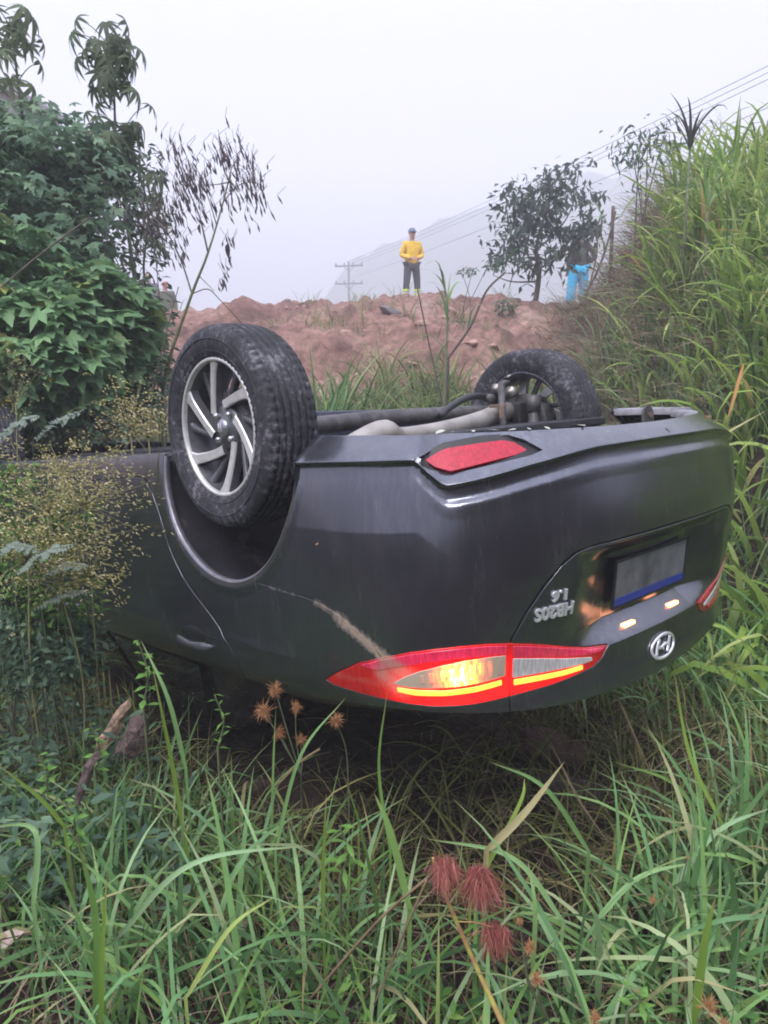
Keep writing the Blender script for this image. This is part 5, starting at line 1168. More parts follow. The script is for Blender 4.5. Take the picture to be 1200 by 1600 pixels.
for px, py, Y, sx, sz, n, lb in [(130, 765, 2.5, .11, .05, 150, 'golden flowering grass head in front of the dark sill, nearest the rear door'), (70, 770, 2.4, .10, .06, 150, 'golden flowering grass head low at the left edge'), (90, 835, 2.4, .10, .05, 150, 'golden flowering grass head in the middle of the golden clump'), (140, 880, 2.4, .06, .05, 90, 'golden flowering grass head hanging lowest against the black door'), (230, 660, 2.9, .07, .05, 110, 'golden flowering grass head close to the near tyre'), (200, 640, 2.9, .05, .07, 80, 'upright golden head left of the near tyre'), (40, 840, 2.3, .09, .06, 130, 'golden flowering grass head below the sill at far left'), (95, 720, 2.6, .10, .03, 90, 'sparse golden head resting over the sill'), (90, 890, 2.3, .08, .05, 90, 'brownish golden head under the pale fern'), (20, 590, 3.8, .06, .10, 70, 'golden head among the bright vine leaves at the left edge')]:
    panicle(px, py, Y, sx*1.2, sz*1.2, int(n*.95), lb)
bush('leafy green shrub under and between the golden seed heads', [((at(20, 860, 2.45)), (.22, .16, .14)), ((at(90, 810, 2.6)), (.14, .12, .12)), ((at(80, 930, 2.5)), (.18, .16, .13)), ((at(-10, 760, 2.5)), (.16, .14, .10))], 2200, (.020, .042), LEAF, WEED, stems=8, thick=.0035)
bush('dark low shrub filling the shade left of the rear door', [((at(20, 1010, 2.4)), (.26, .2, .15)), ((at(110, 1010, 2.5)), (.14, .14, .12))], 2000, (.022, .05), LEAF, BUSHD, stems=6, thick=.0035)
# grey-green pinnate sprigs
FERN = foliage('pale_fern', [(0, (.14, .18, .14)), (1, (.30, .36, .30))], .3, .45)
def frond(p0, p1, Y, w, label):
    P = spline([at(*p0, Y), (at(*p0, Y)+at(*p1, Y))/2+[0, 0, .025], at(*p1, Y)], 10); b = P[0].copy(); r = empty('pale_fern_frond', tuple(b)); tag(r, label, 'fern'); V, F = tube(rooted(P)-b, .0018, 5); ob('rachis', V, F, STEM, r)
    d = P[-1]-P[0]; az0 = math.atan2(d[1], d[0]); q = np.vstack([P[2:], P[2:]]); m = len(q); sg = np.r_[np.ones(m//2), -np.ones(m//2)]; s_ = np.tile(w*np.sin(np.linspace(.5, 2.9, m//2)), 2)
    me = mk_mesh('leaflet', *leaf_t(.42, .1, .2, 2), True, {'v': np.full(9, .6), 't': np.zeros(9)}); me.materials.append(FERN)
    for i in range(m):
        o = bpy.data.objects.new('leaflet', me); C.objects.link(o); o.parent = r; o.location = q[i]-b; o.scale = (s_[i],)*3; o.rotation_euler = (sg[i]*.3, rng.uniform(-.3, .4), az0+sg[i]*1.15)
for a_, b_, Y, w, lb in [((20, 900), (112, 852), 2.15, .045, 'pale grey-green fern frond reaching right, brightest of the fronds'), ((-20, 870), (60, 860), 2.2, .045, 'pale fern frond at the left edge beside the brightest one'), ((60, 905), (140, 885), 2.3, .035, 'short pale fern frond under the brightest one'), ((40, 960), (145, 925), 2.3, .035, 'pale fern frond low under the golden heads'), ((-10, 690), (60, 650), 3.2, .07, 'pale frond behind the sill at the far left'), ((50, 690), (130, 640), 3.3, .07, 'pale frond behind the sill, right of the far left one')]:
    frond(a_, b_, Y, w, lb)
# ------------------------------------------------------------------ foreground single plants
def hero_blade(p0, pm, p1, Y0, Ym, Y1, w, label, mat=G3, name='arching_grass', v=.5, cat='long grass'):
    P = spline([at(*p0, Y0), at(*pm, Ym), at(*p1, Y1)], 9); P = P if mat in (DRY, DEADO) else rooted(P); b = P[0].copy(); T = np.gradient(P, axis=0); T /= np.linalg.norm(T, axis=1, keepdims=True)
    view = P-EYE; view /= np.linalg.norm(view, axis=1, keepdims=True); side = np.cross(T, view); side /= np.linalg.norm(side, axis=1, keepdims=True)
    nrm = np.cross(side, T); tw = np.linspace(rng.uniform(-.6, .1), rng.uniform(.1, .7), len(P))[:, None]; side = side*np.cos(tw)+nrm*np.sin(tw); nrm = np.cross(side, T)
    s = np.linspace(0, 1, len(P))[:, None]; hw = w/2*np.minimum(1, .4+2.5*s)*(1-s**3)+.0003
    V = np.vstack([P-side*hw, P+nrm*hw*.35, P+side*hw])-b; n = len(P)
    F = np.array([(j*n+i, j*n+i+1, (j+1)*n+i+1, (j+1)*n+i) for j in range(2) for i in range(n-1)])
    o = ob(name, V, F, mat, attrs={'v': np.full(len(V), v), 't': np.tile(s.ravel(), 3)}); o.location = b; tag(o, label, cat); return o
DEADO = foliage('orange_dead_blade', [(0, (.45, .22, .08)), (1, (.5, .26, .10))], .3, .6)
HB = [((180, 1470), (300, 1350), (490, 1320), 1.35, 1.35, 1.45, .012, 'long pale blade arching right across the lower left', G3, .9),
 ((150, 1600), (150, 1440), (118, 1300), 1.25, 1.28, 1.3, .016, 'broad upright blade at lower left', G1, .6),
 ((158, 1600), (160, 1480), (168, 1360), 1.2, 1.22, 1.25, .010, 'bright narrow blade beside the broad upright blade', G2, .4),
 ((52, 1420), (55, 1300), (-10, 1290), 1.4, 1.45, 1.5, .012, 'folded pale blade bending to the left edge', G3, .8),
 ((100, 1290), (60, 1245), (-10, 1190), 1.6, 1.6, 1.6, .010, 'straight slanting blade at the left edge', G2, .3),
 ((298, 1370), (270, 1200), (238, 1040), 1.75, 1.8, 1.85, .013, 'long blade rising before the rear door, left of the orange sedge', G2, .35),
 ((290, 1200), (262, 1090), (220, 1000), 1.8, 1.85, 1.95, .012, 'blade leaning left under the door handle', G3, .6),
 ((610, 1330), (592, 1200), (605, 1080), 1.6, 1.65, 1.7, .008, 'thin upright blade under the tail lamp', G1, .7),
 ((640, 1420), (610, 1300), (585, 1240), 1.4, 1.42, 1.45, .016, 'broad grey-green blade folding at the centre', G3, .7),
 ((760, 1330), (820, 1270), (882, 1190), 1.45, 1.5, 1.55, .018, 'broad pale pointed blade rising to the right at centre', G3, 1.),
 ((735, 1400), (810, 1260), (820, 1215), 1.5, 1.52, 1.55, .010, 'narrow yellow-green blade beside the broad pointed one', G2, .6),
 ((880, 1440), (800, 1340), (665, 1310), 1.4, 1.45, 1.5, .012, 'pale blade arching left from the centre right', G3, .8),
 ((920, 1330), (850, 1230), (765, 1190), 1.6, 1.62, 1.7, .012, 'blade bowed to the left under the trunk lid', G3, .6),
 ((832, 1520), (836, 1420), (825, 1345), 1.3, 1.3, 1.35, .010, 'upright folded blade right of the pink seed heads', G3, .75),
 ((1085, 1600), (1100, 1480), (1118, 1400), 1.25, 1.28, 1.3, .018, 'broad green blade at the lower right', G2, .3),
 ((1130, 1290), (1078, 1180), (1052, 1040), 1.9, 2.0, 2.1, .012, 'bright blade standing in front of the trunk corner', G2, .5),
 ((930, 1440), (1000, 1370), (1100, 1345), 1.5, 1.55, 1.6, .013, 'blade arching right at centre right', G3, .8),
 ((1040, 1400), (1120, 1300), (1210, 1260), 1.6, 1.7, 1.8, .014, 'long arching blade reaching the right edge', G3, .9),
 ((1110, 1330), (1060, 1230), (960, 1190), 1.8, 1.85, 1.9, .012, 'blade arching left in the right-hand grass', G3, .7),
 ((430, 1330), (470, 1180), (540, 1090), 1.6, 1.65, 1.75, .009, 'thin blade crossing the orange sedge heads', G3, .6),
 ((505, 1420), (505, 1350), (510, 1240), 1.4, 1.42, 1.45, .009, 'short upright blade left of centre', G2, .3),
 ((290, 1560), (360, 1450), (430, 1400), 1.25, 1.3, 1.35, .010, 'yellowing blade curving right at lower left', G2, .85),
 ((1200, 1430), (1120, 1440), (1010, 1480), 1.35, 1.35, 1.4, .011, 'blade lying across the lower right', G3, .5),
 ((870, 1180), (905, 1250), (960, 1330), 1.9, 1.85, 1.8, .006, 'dark reddish creeper stem hanging under the trunk', DRY, .5),
 ((1040, 728), (1110, 690), (1200, 640), 3.0, 3.2, 3.4, .016, 'pale blade bent over the right corner of the bumper', G3, 1.),
 ((1162, 568), (1150, 610), (1135, 660), 3.9, 3.85, 3.8, .016, 'orange dead blade hanging in the right bank grass', DEADO, .5)]
for h in HB:
    mat_ = h[8]; hero_blade(h[0], h[1], h[2], h[3], h[4], h[5], h[6], h[7], mat_, v=h[9])
# sedges with bristly orange heads, pink bristly heads
ORS = foliage('orange_bristle', [(0, (.30, .14, .06)), (1, (.52, .28, .14))], .25, .7); PKS = foliage('pink_bristle', [(0, (.26, .07, .065)), (.6, (.42, .14, .12)), (1, (.55, .26, .20))], .25, .7)
def sedge(root, heads, Y, mat, label, hs, stem_r=.0016, n=170, smat=None, group=None, drop=False):
    b = at(*root, Y); r = empty('sedge', tuple(b)); tag(r, label, 'sedge', group)
    for (px, py, k) in heads:
        c = at(px, py, Y+rng.uniform(-.03, .03)); P = spline([b, (b+c)/2+rng.normal(0, .012, 3), c], 6); PR = rooted(P); V, F = tube(PR-b, np.linspace(stem_r*1.4, stem_r, len(PR)), 5); ob('stalk', V, F, smat or STEM, r)
        d = rng.normal(size=(n, 3)); d /= np.linalg.norm(d, axis=1, keepdims=True)
        if drop: d = d*[.62, .62, .55]+[.12, 0, -.75]; d /= np.linalg.norm(d, axis=1, keepdims=True)
        L = rng.uniform(.3, 1.15, n)*hs*k; p0 = np.repeat(c[None], n, 0)+rng.normal(size=(n, 3))*hs*k*.13; az = np.arctan2(d[:, 1], d[:, 0]); th = np.arccos(np.clip(d[:, 2], -1, 1))
        V, F, a, t = blades(p0-b, az, L, np.full(n, .0021*k if drop else .0017*k), th, rng.uniform(-.3, .5, n) if not drop else rng.uniform(-.5, .1, n), 3); ob('seed_head', V, F, mat, r, attrs={'v': a, 't': t*0})
sedge((470, 1210), [(430, 1078, 1.), (462, 1105, .8), (412, 1112, 1.1), (437, 1145, .8), (470, 1155, .8)], 1.85, ORS, 'sedge with five bristly orange heads in front of the black rear wing', .030, n=150)
sedge((545, 1250), [(524, 1125, .9)], 1.8, ORS, 'single orange sedge head left of the tail lamp tip', .030, n=150)
sedge((860, 1600), [(828, 1480, .9), (838, 1530, 1.), (812, 1440, .5)], 1.2, ORS, 'orange bristly sedge heads at the bottom, right of the pink ones', .019, n=130)
sedge((1120, 1640), [(1108, 1572, 1.2), (1130, 1600, .9)], 1.15, ORS, 'orange sedge head at the bottom right', .019, n=130)
sedge((1040, 1480), [(1020, 1405, .7), (1075, 1340, .4)], 1.5, ORS, 'small orange sedge head in the right-hand grass', .018, n=90)
sedge((940, 1640), [(930, 1590, 1.)], 1.15, ORS, 'orange sedge head at the bottom edge, between the others', .016, n=110)
# pink seed heads on one long yellow and red stalk
def pink():
    Y = 1.25; b = at(790, 1610, 1.2); r = empty('pink_seed_stalk', tuple(b)); tag(r, 'yellow and red stalk with three drooping pink bristly seed heads', 'seed stalk')
    P = spline([b, at(735, 1490, Y), at(690, 1385, Y), at(676, 1340, Y)], 8); P = rooted(P); V, F = tube(P-b, np.linspace(.006, .0022, len(P)), 10)
    m, n, o = new_mat('yellow_red_stalk'); p = principled(n, Roughness=.5); x = noise(n, 9, 3, stretch=(1, 1, 3)); rr = ramp(n, x.outputs['Fac'], [(.4, (.42, .38, .10)), (.6, (.40, .16, .10))]); n.links.new(rr.outputs[0], p.inputs['Base Color']); n.links.new(p.outputs[0], o.inputs[0]); ob('stalk', V, F, m, r)
    for root, (px, py), s_, cnt in [((684, 1375), (694, 1348), .052, 520), ((700, 1400), (748, 1362), .066, 720), ((715, 1440), (773, 1450), .050, 460)]:
        c = at(px, py, Y-.01); j = at(*root, Y); V, F = tube(spline([j, (j+c)/2+[0, 0, .005], c], 4)-b, .0012, 5); ob('stalk', V, F, m, r)
        d = rng.normal(size=(cnt, 3))*[.30, .30, .20]+[.16, 0, -.9]; d /= np.linalg.norm(d, axis=1, keepdims=True); az = np.arctan2(d[:, 1], d[:, 0]); th = np.arccos(np.clip(d[:, 2], -1, 1))
        V, F, a, t = blades(np.repeat(c[None], cnt, 0)+rng.normal(size=(cnt, 3))*[.010, .008, .006]-b, az, rng.uniform(.55, 1.2, cnt)*s_*1.15, np.full(cnt, .0014), th, rng.uniform(-.35, .25, cnt), 4); ob('seed_head', V, F, PKS, r, attrs={'v': a, 't': t*0})
pink()
for pts, Y, rr_, lb in [([(672, 1368), (590, 1440), (485, 1560)], 1.25, .0028, 'reddish brown dry stem running down left from the pink heads'), ([(668, 1372), (630, 1460), (585, 1570)], 1.24, .0025, 'second reddish brown stem, steeper, under the pink heads'), ([(500, 1170), (470, 1190), (430, 1230)], 1.8, .003, 'curved pale stalk among the orange sedge'), ([(960, 1080), (1000, 1170), (1050, 1290)], 2.0, .003, 'thin dry stem under the trunk corner')]:
    P = spline([at(x, y, Y) for x, y in pts], 8); V, F = tube(P-P[0], rr_, 6); o = ob('dry_stem', V, F, STEMB, None); o.location = P[0]; tag(o, lb, 'dry stem')
# wispy seed grass: thin stalks with tiny beads
def wispgrass(n, box, hgt, label):
    r = []; x, y, z = scatter(n, *box, lambda x, y: (~under(x, y, .05))); Vs = []; beads = []
    for i in range(len(x)):
        h = rng.uniform(.6, 1.)*hgt; lean = rng.normal(0, .25, 2); P = spline([(x[i], y[i], z[i]), (x[i]+lean[0]*h*.3, y[i]+lean[1]*h*.3, z[i]+h*.6), (x[i]+lean[0]*h, y[i]+lean[1]*h, z[i]+h)], 4)
        if incar(P[:, 0], P[:, 1], P[:, 2], .02).any(): continue
        Vs.append(tube(P, np.linspace(.0014, .0007, len(P)), 4))
        for t in np.linspace(.55, 1, 11):
            beads.append(P[int(t*(len(P)-1))]+rng.normal(0, .008, 3))
    V, F = join(Vs); B = np.array(beads); m = len(B)
    a = np.full(len(V), .5); o = ob('wispy_grass', V, F, G3, attrs={'v': a, 't': a*0}); o['kind'] = 'stuff'; tag(o, label, 'grass')
    TVs = np.array([(0, 0, 0), (.5, -.3, 0), (.5, 0, .3), (.5, .3, 0), (1, 0, 0)]); TFs = np.array([(0, 1, 2), (0, 2, 3), (4, 2, 1), (4, 3, 2), (0, 3, 1), (4, 1, 3)])
    L = instance(TVs, TFs, B, rot(rng.uniform(0, 6, m), rng.uniform(-1, 1, m), rng.uniform(0, 6, m)), rng.uniform(.004, .008, m)); V, F, a, t = L
    o = ob('grass_seed', V, F, FERN, attrs={'v': a, 't': t}); o['kind'] = 'stuff'; tag(o, 'tiny pale seeds on the wispy stalks of the foreground', 'grass seed')
wispgrass(230, (-1.2, 2.0, .9, 3.0), .5, 'thin wispy seeding grass stalks among the foreground blades')
# leafy sprigs in front of the door and wing
def sprig(px, py, Y, h, n, label, tmpl=LEAF, size=(.03, .06), mat=WEED):
    c = at(px, py, Y); b = c-[0, 0, h]; r = empty('leafy_sprig', tuple(b)); tag(r, label, 'weed'); P = spline([b, b+[.02, 0, h*.5], c], 5); PR = rooted(P); V, F = tube(PR-b, np.linspace(.004, .0015, len(PR)), 6); ob('stem', V, F, STEM, r)
    me = mk_mesh('leaf', *tmpl, True, {'v': np.full(len(tmpl[0]), .7), 't': np.zeros(len(tmpl[0]))}); me.materials.append(mat)
    for i in range(n):
        t = (i+1)/n; q = P[int(t*(len(P)-1))]; o = bpy.data.objects.new('leaf', me); C.objects.link(o); o.parent = r; o.location = q-b; s_ = rng.uniform(*size)*(1.1-.4*t); o.scale = (s_,)*3; o.rotation_euler = (rng.uniform(-.3, .3), rng.uniform(-.5, .3), i*2.4)
for a_ in [(215, 1000, 1.95, .20, 16, 'leafy green sprig standing below the pale door handle, at left', LEAF, (.03, .055)), (335, 1085, 1.85, .16, 14, 'small budding sprig against the black wing, left of the orange sedge', LEAFN, (.025, .045)), (100, 1250, 1.7, .14, 14, 'leafy sprig left of the broken wood', LEAF, (.03, .05)), (140, 1130, 2.0, .15, 14, 'leafy sprig behind the broken wood', LEAF, (.03, .05)), (60, 1180, 1.9, .12, 14, 'leafy sprig at the left edge above the slanting blade', LEAF, (.03, .05)), (985, 1545, 1.1, .05, 7, 'round pale green leaf cluster at the lower right', LEAF, (.03, .045)), (530, 1290, 1.5, .14, 14, 'spiky star-shaped sedge top left of centre', LEAFN, (.05, .07))]:
    sprig(*a_)
# broken wood, bark, leaf litter at the left
WOOD = simple('split_wood', (.32, .215, .15), .8, var=.6, scale=45, bmp=1., bscale=90); BARK = simple('old_bark', (.11, .072, .07), .9, var=.7, scale=45, bmp=1., bscale=90)
def wood(pts, Y, w, th, label, mat, name='broken_wood'):
    P = [at(x, y, Y_) for (x, y), Y_ in zip(pts, Y)]; P = spline(P, 6); b = P[0].copy(); n = len(P); T = np.gradient(P, axis=0); T /= np.linalg.norm(T, axis=1, keepdims=True); S_ = np.cross(T, [0, 0, 1.]); S_ /= np.linalg.norm(S_, axis=1, keepdims=True); U_ = np.cross(S_, T); V = []
    aa = np.linspace(0, 2*np.pi, 14, endpoint=False)
    for i in range(n):
        t = i/(n-1); k = w*(.75+.35*math.sin(math.pi*t))*(1+.12*math.sin(i*2.1))*(1 if 0 < i < n-1 else .55); rr = 1+.45*(vnoise(aa*3, aa*0+i*.4, 5)-.5)
        V.append(P[i]+np.outer(np.cos(aa)*k*rr, S_[i])+np.outer(np.sin(aa)*th*rr, U_[i]))
    V = np.vstack(V)-b; F = [(i*14+j, i*14+(j+1) % 14, (i+1)*14+(j+1) % 14, (i+1)*14+j) for i in range(n-1) for j in range(14)]+[tuple(range(14))[::-1], tuple(range((n-1)*14, n*14))]
    o = ob(name, V, F, mat); o.location = b; tag(o, label, 'wood'); return o
def slab(out, Ys, th, label, mat, name):
    """a split piece of wood: outline points at their own distances, chipped thickness"""
    P = np.array([at(x, y, Ys[0]+(Ys[1]-Ys[0])*(y-out[0][1])/(out[-1][1]-out[0][1]+1e-6) if False else Ys[0]+(Ys[1]-Ys[0])*i/(len(out)/2) if i < len(out)/2 else Ys[0]+(Ys[1]-Ys[0])*(len(out)-i)/(len(out)/2)) for i, (x, y) in enumerate(out)])
    c = P.mean(0); n = np.cross(P[2]-P[0], P[-2]-P[0]); n /= np.linalg.norm(n); n = n if n@(EYE-c) > 0 else -n; k = len(P); r1 = np.random.default_rng(5)
    rid = P*.55+c*.45+n*th*(1+r1.uniform(-.3, .5, k))[:, None]; bk = P*.9+c*.1-n*th; V = np.vstack([P+n*th*.35, rid, [c+n*th*1.3], bk])-c
    F = [(i, (i+1) % k, k+(i+1) % k, k+i) for i in range(k)]+[(k+i, k+(i+1) % k, 2*k) for i in range(k)]+[(i, 2*k+1+i, 2*k+1+(i+1) % k, (i+1) % k) for i in range(k)]+[tuple(range(2*k+1, 3*k+1))]
    o = ob(name, V, F, mat, smooth=False); o.location = c; tag(o, label, 'wood'); return o
slab([(203, 1090), (206, 1102), (196, 1120), (190, 1140), (176, 1158), (165, 1172), (150, 1170), (152, 1155), (166, 1138), (176, 1118), (188, 1102)], (ground_at(200, 1100, .50),)*2, .014, 'splintered tan piece of wood slanting in the weeds at left', WOOD, 'broken_wood')
slab([(150, 1172), (160, 1176), (146, 1200), (140, 1225), (122, 1262), (114, 1256), (124, 1222), (132, 1196)], (ground_at(135, 1220, .42),)*2, .011, 'thin broken stick below the splintered tan wood', BARK, 'broken_wood')
slab([(206, 1118), (228, 1122), (233, 1140), (226, 1168), (212, 1184), (192, 1186), (180, 1176), (184, 1160), (196, 1142)], (ground_at(205, 1150, .48),)*2, .020, 'dark flat piece of bark beside the splintered tan wood', BARK, 'bark_piece')
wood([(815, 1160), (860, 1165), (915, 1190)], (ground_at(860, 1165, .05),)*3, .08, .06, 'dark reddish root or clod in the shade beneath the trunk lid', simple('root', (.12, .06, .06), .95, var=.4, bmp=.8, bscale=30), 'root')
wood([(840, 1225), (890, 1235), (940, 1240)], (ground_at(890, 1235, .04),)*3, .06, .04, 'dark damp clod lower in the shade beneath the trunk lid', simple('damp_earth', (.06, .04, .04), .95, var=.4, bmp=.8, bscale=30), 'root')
V, F = leaf_t(.75, .25, .25, 5); o = ob('dead_leaf', V*.06, F, simple('pale_dead_leaf', (.40, .30, .26), .8), attrs={}); o.location = at(2, 1480, ground_at(2, 1480, .10)); o.rotation_euler = (.3, -.7, .3); tag(o, 'pale pinkish dead leaf at the lower left edge', 'dead leaf')
# ------------------------------------------------------------------ people
SKIN = simple('skin', (.42, .25, .19), .55); CAP = simple('cap_cloth', (.05, .06, .09), .8); YEL = simple('yellow_jacket_cloth', (.72, .46, .03), .75, var=.15, scale=14, bmp=.3, bscale=12)
TRO = simple('dark_trouser_cloth', (.045, .048, .065), .85); HIV = simple('high_visibility_band', (.55, .72, .10), .6); SIL = simple('silver_band', (.55, .56, .58), .4)
def skinmesh(name, V, E, R, mat, parent, sub=2):
    me = bpy.data.meshes.new(name); me.from_pydata([tuple(map(float, v)) for v in V], E, []); o = bpy.data.objects.new(name, me); C.objects.link(o)
    m = o.modifiers.new('s', 'SKIN'); m.use_smooth_shade = True
    for i, r in enumerate(R): me.skin_vertices[0].data[i].radius = (r if np.isscalar(r) else r[0], r if np.isscalar(r) else r[1])
    me.skin_vertices[0].data[0].use_root = True
    s_ = o.modifiers.new('u', 'SUBSURF'); s_.levels = sub; s_.render_levels = sub
    dg = bpy.context.evaluated_depsgraph_get(); m2 = bpy.data.meshes.new_from_object(o.evaluated_get(dg)); bpy.data.objects.remove(o)
    m2.name = name; return link(name, m2, mat, parent)
def person(loc, rz, label, top, trou, arms='clasp', wide=1., hat=None, hair=None, skin=SKIN, boots=TRO, bands=False, sc_=1.):
    r = empty('person', tuple(loc)); r.rotation_euler = (0, 0, rz); r.scale = (sc_,)*3; tag(r, label, 'person')
    # joints, facing -Y; x to the figure's own left is +x seen from the front
    J = dict(pel=(0, 0, .95), wai=(0, .01, 1.10), che=(0, .0, 1.32), nk=(0, .01, 1.47), hd0=(0, -.005, 1.55), hd1=(0, -.012, 1.64), hd2=(0, 0, 1.71))
    V = [J[k] for k in ('pel', 'wai', 'che', 'nk', 'hd0', 'hd1', 'hd2')]; R = [(.15, .11), (.135, .10), (.165, .11), (.055, .055), (.062, .075), (.078, .095), (.060, .075)]; E = [(i, i+1) for i in range(6)]
    J_ = []; JE = []; JR = []; arm = {}
    for s in (-1, 1):
        sh = (s*.185, 0, 1.40)
        if arms == 'clasp': el = (s*.27, .02, 1.13); wr = (s*.075, -.20, 1.06); hn = (s*.02, -.225, 1.05)
        elif arms == 'hip' and s < 0: el = (s*.36, .06, 1.16); wr = (s*.20, -.02, 1.00); hn = (s*.165, -.05, .99)
        else: el = (s*.235, .02, 1.12); wr = (s*.245, -.04, .88); hn = (s*.245, -.06, .80)
        i = len(V); V += [sh, el, wr, hn]; R += [.052, .042, .030, (.040, .018)]; E += [(2, i), (i, i+1), (i+1, i+2), (i+2, i+3)]; arm[s] = (sh, el, wr, hn)
        h = np.array(hn); w_ = np.array(wr); d = h-w_; d /= np.linalg.norm(d); side = np.cross(d, [0, -1, .3]); side /= np.linalg.norm(side)+1e-9
        for f in range(4):
            a = h+side*(f-1.5)*.020; b_ = a+d*(.035+.006*(1.5-abs(f-1.5))); c = b_+d*.022+np.array([0, -.008, -.016]); k = len(V); V += [tuple(b_), tuple(c)]; R += [.009, .0075]; E += [(i+3, k), (k, k+1)]
        a = w_+side*.035*s+d*.03; k = len(V); V += [tuple(a), tuple(a+d*.035+np.array([0, -.012, 0]))]; R += [.011, .009]; E += [(i+2, k), (k, k+1)]
    legs = {}
    for s in (-1, 1):
        hp = (s*.095, 0, .90); kn = (s*.14, -.02, .50); an = (s*.17, .02, .09); to = (s*.19, -.13, .035); i = len(V); V += [hp, kn, an, to]; R += [.090, .058, .040, (.045, .03)]; E += [(0, i), (i, i+1), (i+1, i+2), (i+2, i+3)]; legs[s] = (hp, kn, an, to)
    skinmesh('body', V, E, R, skin, r)
    # nose, ears, eyes
    V_, F_ = tube(np.array([(0, -.088, 1.665), (0, -.108, 1.63), (0, -.092, 1.622)]), [.008, .014, .008], 8); ob('nose', V_, F_, skin, r)
    for s in (-1, 1):
        V_, F_ = boxm((s*.080, 0, 1.635), (.014, .03, .05), bev=.006); ob('ear', V_, F_, skin, r)
        V_, F_ = boxm((s*.030, -.088, 1.655), (.020, .012, .010), bev=.003); ob('eye', V_, F_, CAP, r)
    # jacket: torso and sleeves
    V = [(0, 0, .84), (0, 0, .98), (0, .01, 1.14), (0, 0, 1.32), (0, .005, 1.45)]; R = [(.205, .15), (.195, .145), (.18, .14), (.195, .135), (.085, .085)]; E = [(0, 1), (1, 2), (2, 3), (3, 4)]
    for s in (-1, 1):
        sh, el, wr, hn = arm[s]; i = len(V); m_ = tuple(np.array(wr)*.85+np.array(el)*.15); V += [sh, el, m_]; R += [.078, .068, .056]; E += [(3, i), (i, i+1), (i+1, i+2)]
    skinmesh('jacket' if top is YEL else 'shirt', V, E, R, top, r)
    V = [(0, 0, .96)]; R = [(.165, .125)]; E = []
    for s in (-1, 1):
        hp, kn, an, to = legs[s]; i = len(V); V += [hp, kn, (an[0], an[1], .10)]; R += [.112*wide, .085*wide, .072*wide]; E += [(0, i), (i, i+1), (i+1, i+2)]
    skinmesh('trousers', V, E, R, trou, r)
    for s in (-1, 1):
        hp, kn, an, to = legs[s]; skinmesh('boot', [(an[0], an[1]+.02, .20), (an[0], an[1]+.01, .06), (to[0], to[1]-.02, .045)], [(0, 1), (1, 2)], [.058, (.055, .05), (.05, .035)], boots, r, 1)
        if bands:
            for zc, mt in ((.33, HIV), (.27, SIL), (.22, HIV)):
                f = (.50-zc)/.41; c = np.array(kn)*(1-f)+np.array(an)*f; V_, F_ = lathe_x([(-.025, .080), (.025, .080)], 24); V_ = V_[:, [1, 2, 0]]+[c[0], c[1], zc]; ob('reflective_band', V_, F_, mt, r)
    if hat is not None:
        a = np.linspace(0, 1, 9); prof = [(1.665+.11*math.sin(t*math.pi/2), .104*math.cos(t*math.pi/2)+.001) for t in a]; V_, F_ = lathe_x([(p[0], p[1]) for p in prof], 28); V_ = V_[:, [1, 2, 0]]*[.92, 1.05, 1]; ob('cap', V_, F_, hat, r)
        V_, F_ = boxm((0, -.125, 1.675), (.13, .09, .010), bev=.004); ob('cap_peak', V_, F_, hat, r)
    if hair is not None:
        V_, F_ = lathe_x([(1.64+.105*math.sin(t), .092*math.cos(t)+.001) for t in np.linspace(0, 1.57, 8)], 24); V_ = V_[:, [1, 2, 0]]*[.9, 1.05, 1]+[0, .015, 0]; ob('hair', V_, F_, hair, r)
    return r
def stand(px, Y, dz=0.): p = at(px, 460, Y); return (p[0], p[1], gz(p[0], p[1])+dz)
pz = stand(643, 19.0)
f_ = person(pz, .35, 'person in a yellow jacket and dark trousers standing on the crest, hands clasped', YEL, TRO, 'clasp', hat=simple('helmet_blue', (.10, .13, .22), .5), bands=True, sc_=.97)
BLK = simple('dark_shirt_cloth', (.055, .040, .042), .85); CYAN = simple('cyan_cloth', (.02, .42, .72), .7, var=.1); HAIR = simple('dark_hair', (.03, .025, .025), .7)
pz = stand(902, 18.0); person(pz, 3.3, 'person in a dark top and bright blue trousers behind the small tree', BLK, CYAN, 'hip', wide=1.32, hair=HAIR, skin=simple('brown_skin', (.20, .11, .085), .6), boots=CYAN)
OLV = simple('olive_shirt_cloth', (.10, .11, .08), .85); PUR = simple('grey_purple_cloth', (.13, .12, .17), .85)
p = at(257, 437, 21); person((p[0], p[1], p[2]-1.74), .3, 'person with a reddish face and olive shirt, head and shoulders behind the left shrub', OLV, TRO, 'down', skin=simple('reddish_skin', (.46, .20, .18), .6))
p = at(231, 425, 21.5); person((p[0], p[1], p[2]-1.74), .2, 'person in a grey-purple top half hidden by leaves, left of the one in olive', PUR, TRO, 'down', hair=HAIR)
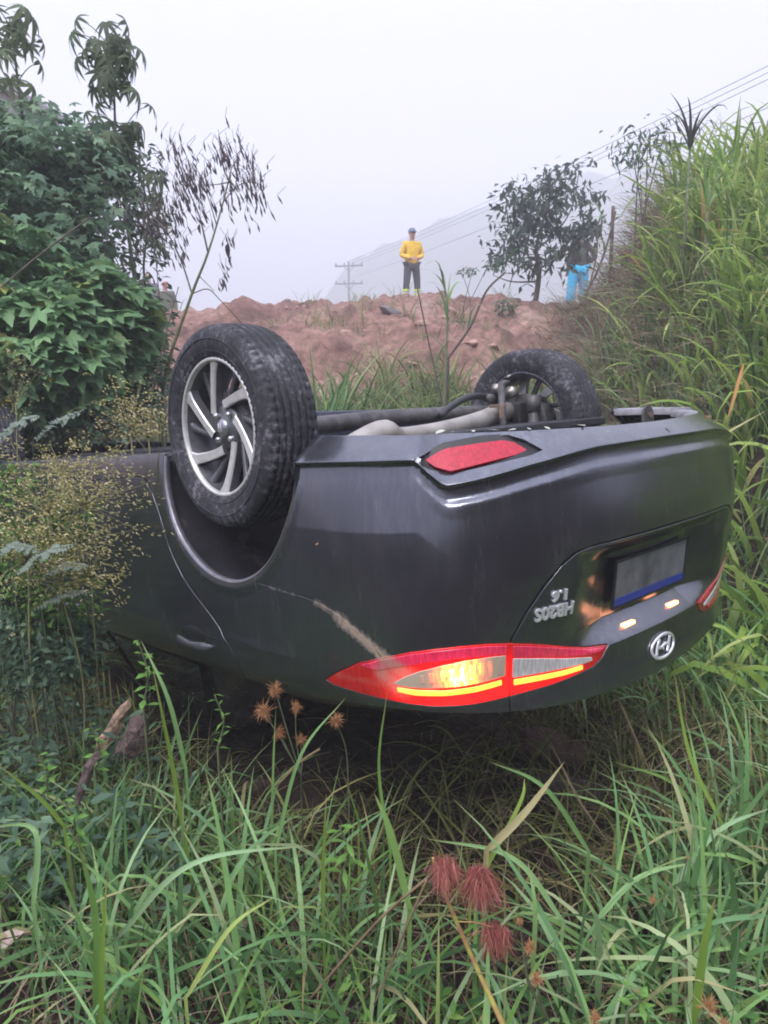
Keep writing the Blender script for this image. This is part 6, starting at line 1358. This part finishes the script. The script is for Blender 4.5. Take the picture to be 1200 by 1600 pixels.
# ------------------------------------------------------------------ pole, wires, house corner
POLE = simple('weathered_pole', (.12, .12, .14), .85)
def pole(p, h, label, yaw, arms):
    r = empty('utility_pole', tuple(p)); r.rotation_euler = (0, 0, yaw); tag(r, label, 'utility pole'); V, F = tube(np.array([(0, 0, 0), (0, 0, h)]), [.15, .10], 12); ob('pole_shaft', V, F, POLE, r); tips = []
    for z in arms:
        V, F = boxm((0, 0, z), (3.4, .16, .16), bev=.01); ob('crossarm', V, F, POLE, r)
        V, F = join([tube(np.array([(s*.7, .06, z), (0, .1, z-.6)]), .03, 6) for s in (-1, 1)]); ob('brace', V, F, POLE, r)
        for x in (-1.6, -.55, .55, 1.6):
            V, F = lathe_x([(0, .001), (.0, .05), (.05, .08), (.08, .05), (.13, .09), (.18, .06), (.24, .04), (.25, .001)], 12); V = V[:, [1, 2, 0]]+[x, 0, z+.06]; ob('insulator', V, F, POLE, r); tips.append(Matrix.Rotation(yaw, 3, 'Z')@Vector((x, 0, z+.3))+Vector(p))
    return tips
pa = at(545, 440, 80); t1 = pole((pa[0], pa[1], -7), pa[2]+7+1.9, 'misty utility pole with two crossarms beyond the crest', math.radians(-35), (pa[2]+7+1.5, pa[2]+7-.2))
t2 = pole((19.5, 17.0, 1.2), 11.0, 'utility pole beyond the right edge of the view', math.radians(-60), (10.1, 8.9))
WIRE = simple('wire', (.10, .10, .12), .6)
for k, (a_, b_) in enumerate([(t1[1], t2[0]), (t1[2], t2[1]), (t1[3], t2[2]), (t1[5], t2[5])]):
    t = np.linspace(0, 1, 40)[:, None]; P = np.array(a_)*(1-t)+np.array(b_)*t; P[:, 2] -= .5*(4*t*(1-t))[:, 0]; V, F = tube(P, .013, 6); o = ob('overhead_wire', V-P[0], F, WIRE); o.location = P[0]; tag(o, ['highest overhead wire crossing the upper right sky', 'second overhead wire from the top in the upper right sky', 'third overhead wire from the top, fading into the mist', 'lowest overhead wire, faint in the mist'][k], 'wire')
# grey wall corner behind the plants at the upper left edge
c = at(-25, 165, 13); h0 = gz(c[0], c[1]); r = empty('grey_building', (c[0]-1.7, c[1]+1, h0)); tag(r, 'grey concrete building corner behind the plant at the upper left edge', 'building')
CONC = simple('grey_concrete', (.36, .35, .38), .9, var=.15, scale=2); hh = c[2]-h0+.30
V, F = boxm((0, 0, hh/2), (3.6, 3.0, hh), bev=.01); ob('wall', V, F, CONC, r, smooth=False)
V, F = boxm((0, 0, hh+.05), (3.9, 3.3, .12), bev=.01); ob('roof_slab', V, F, CONC, r, smooth=False)
V, F = boxm((.2, -1.505, hh*.6), (.9, .04, .8), bev=.005); ob('window', V, F, GLASSD, r, smooth=False)
# thicket behind the photographer: what the paint mirrors
def ring_thicket(label, cx, cy, rx, rz, n):
    z = gz(cx, cy); b = np.array([cx, cy, z]); P = b+rng.normal(size=(n, 3))*[rx, rx*.7, rz*.45]+[0, 0, rz*.8]; P = P[P[:, 2] > z]; m = len(P); r = empty('thicket', (cx, cy, z)); tag(r, label, 'thicket')
    V, F, a, t = instance(*LEAF, P-b, rot(rng.uniform(0, 6.28, m), rng.uniform(-1, .5, m), rng.normal(0, .5, m)), rng.uniform(.22, .42, m)); o = ob('foliage', V, F, BUSHD, r, attrs={'v': a, 't': t}); o['kind'] = 'stuff'
    V, F = join([tube(np.array([(0, 0, -.05), (rng.normal(0, .1), 0, rz*.7), (rng.normal(0, .4), rng.normal(0, .3), rz*1.4)]), [.06, .04, .015], 8) for _ in range(3)]); ob('trunk', V, F, STEMR, r)
ring_thicket('dark thicket behind the viewpoint, to the right', 6.0, -4.5, 1.9, 3.8, 2400)
ring_thicket('dark thicket behind the viewpoint, farther right', 9.0, -1.0, 1.6, 2.6, 1300)
ring_thicket('dark thicket straight behind the viewpoint', 2.6, -6.5, 1.8, 3.0, 2000)
ring_thicket('low thicket behind the viewpoint, to the left', -5.0, -7.5, 1.8, 1.2, 1100)
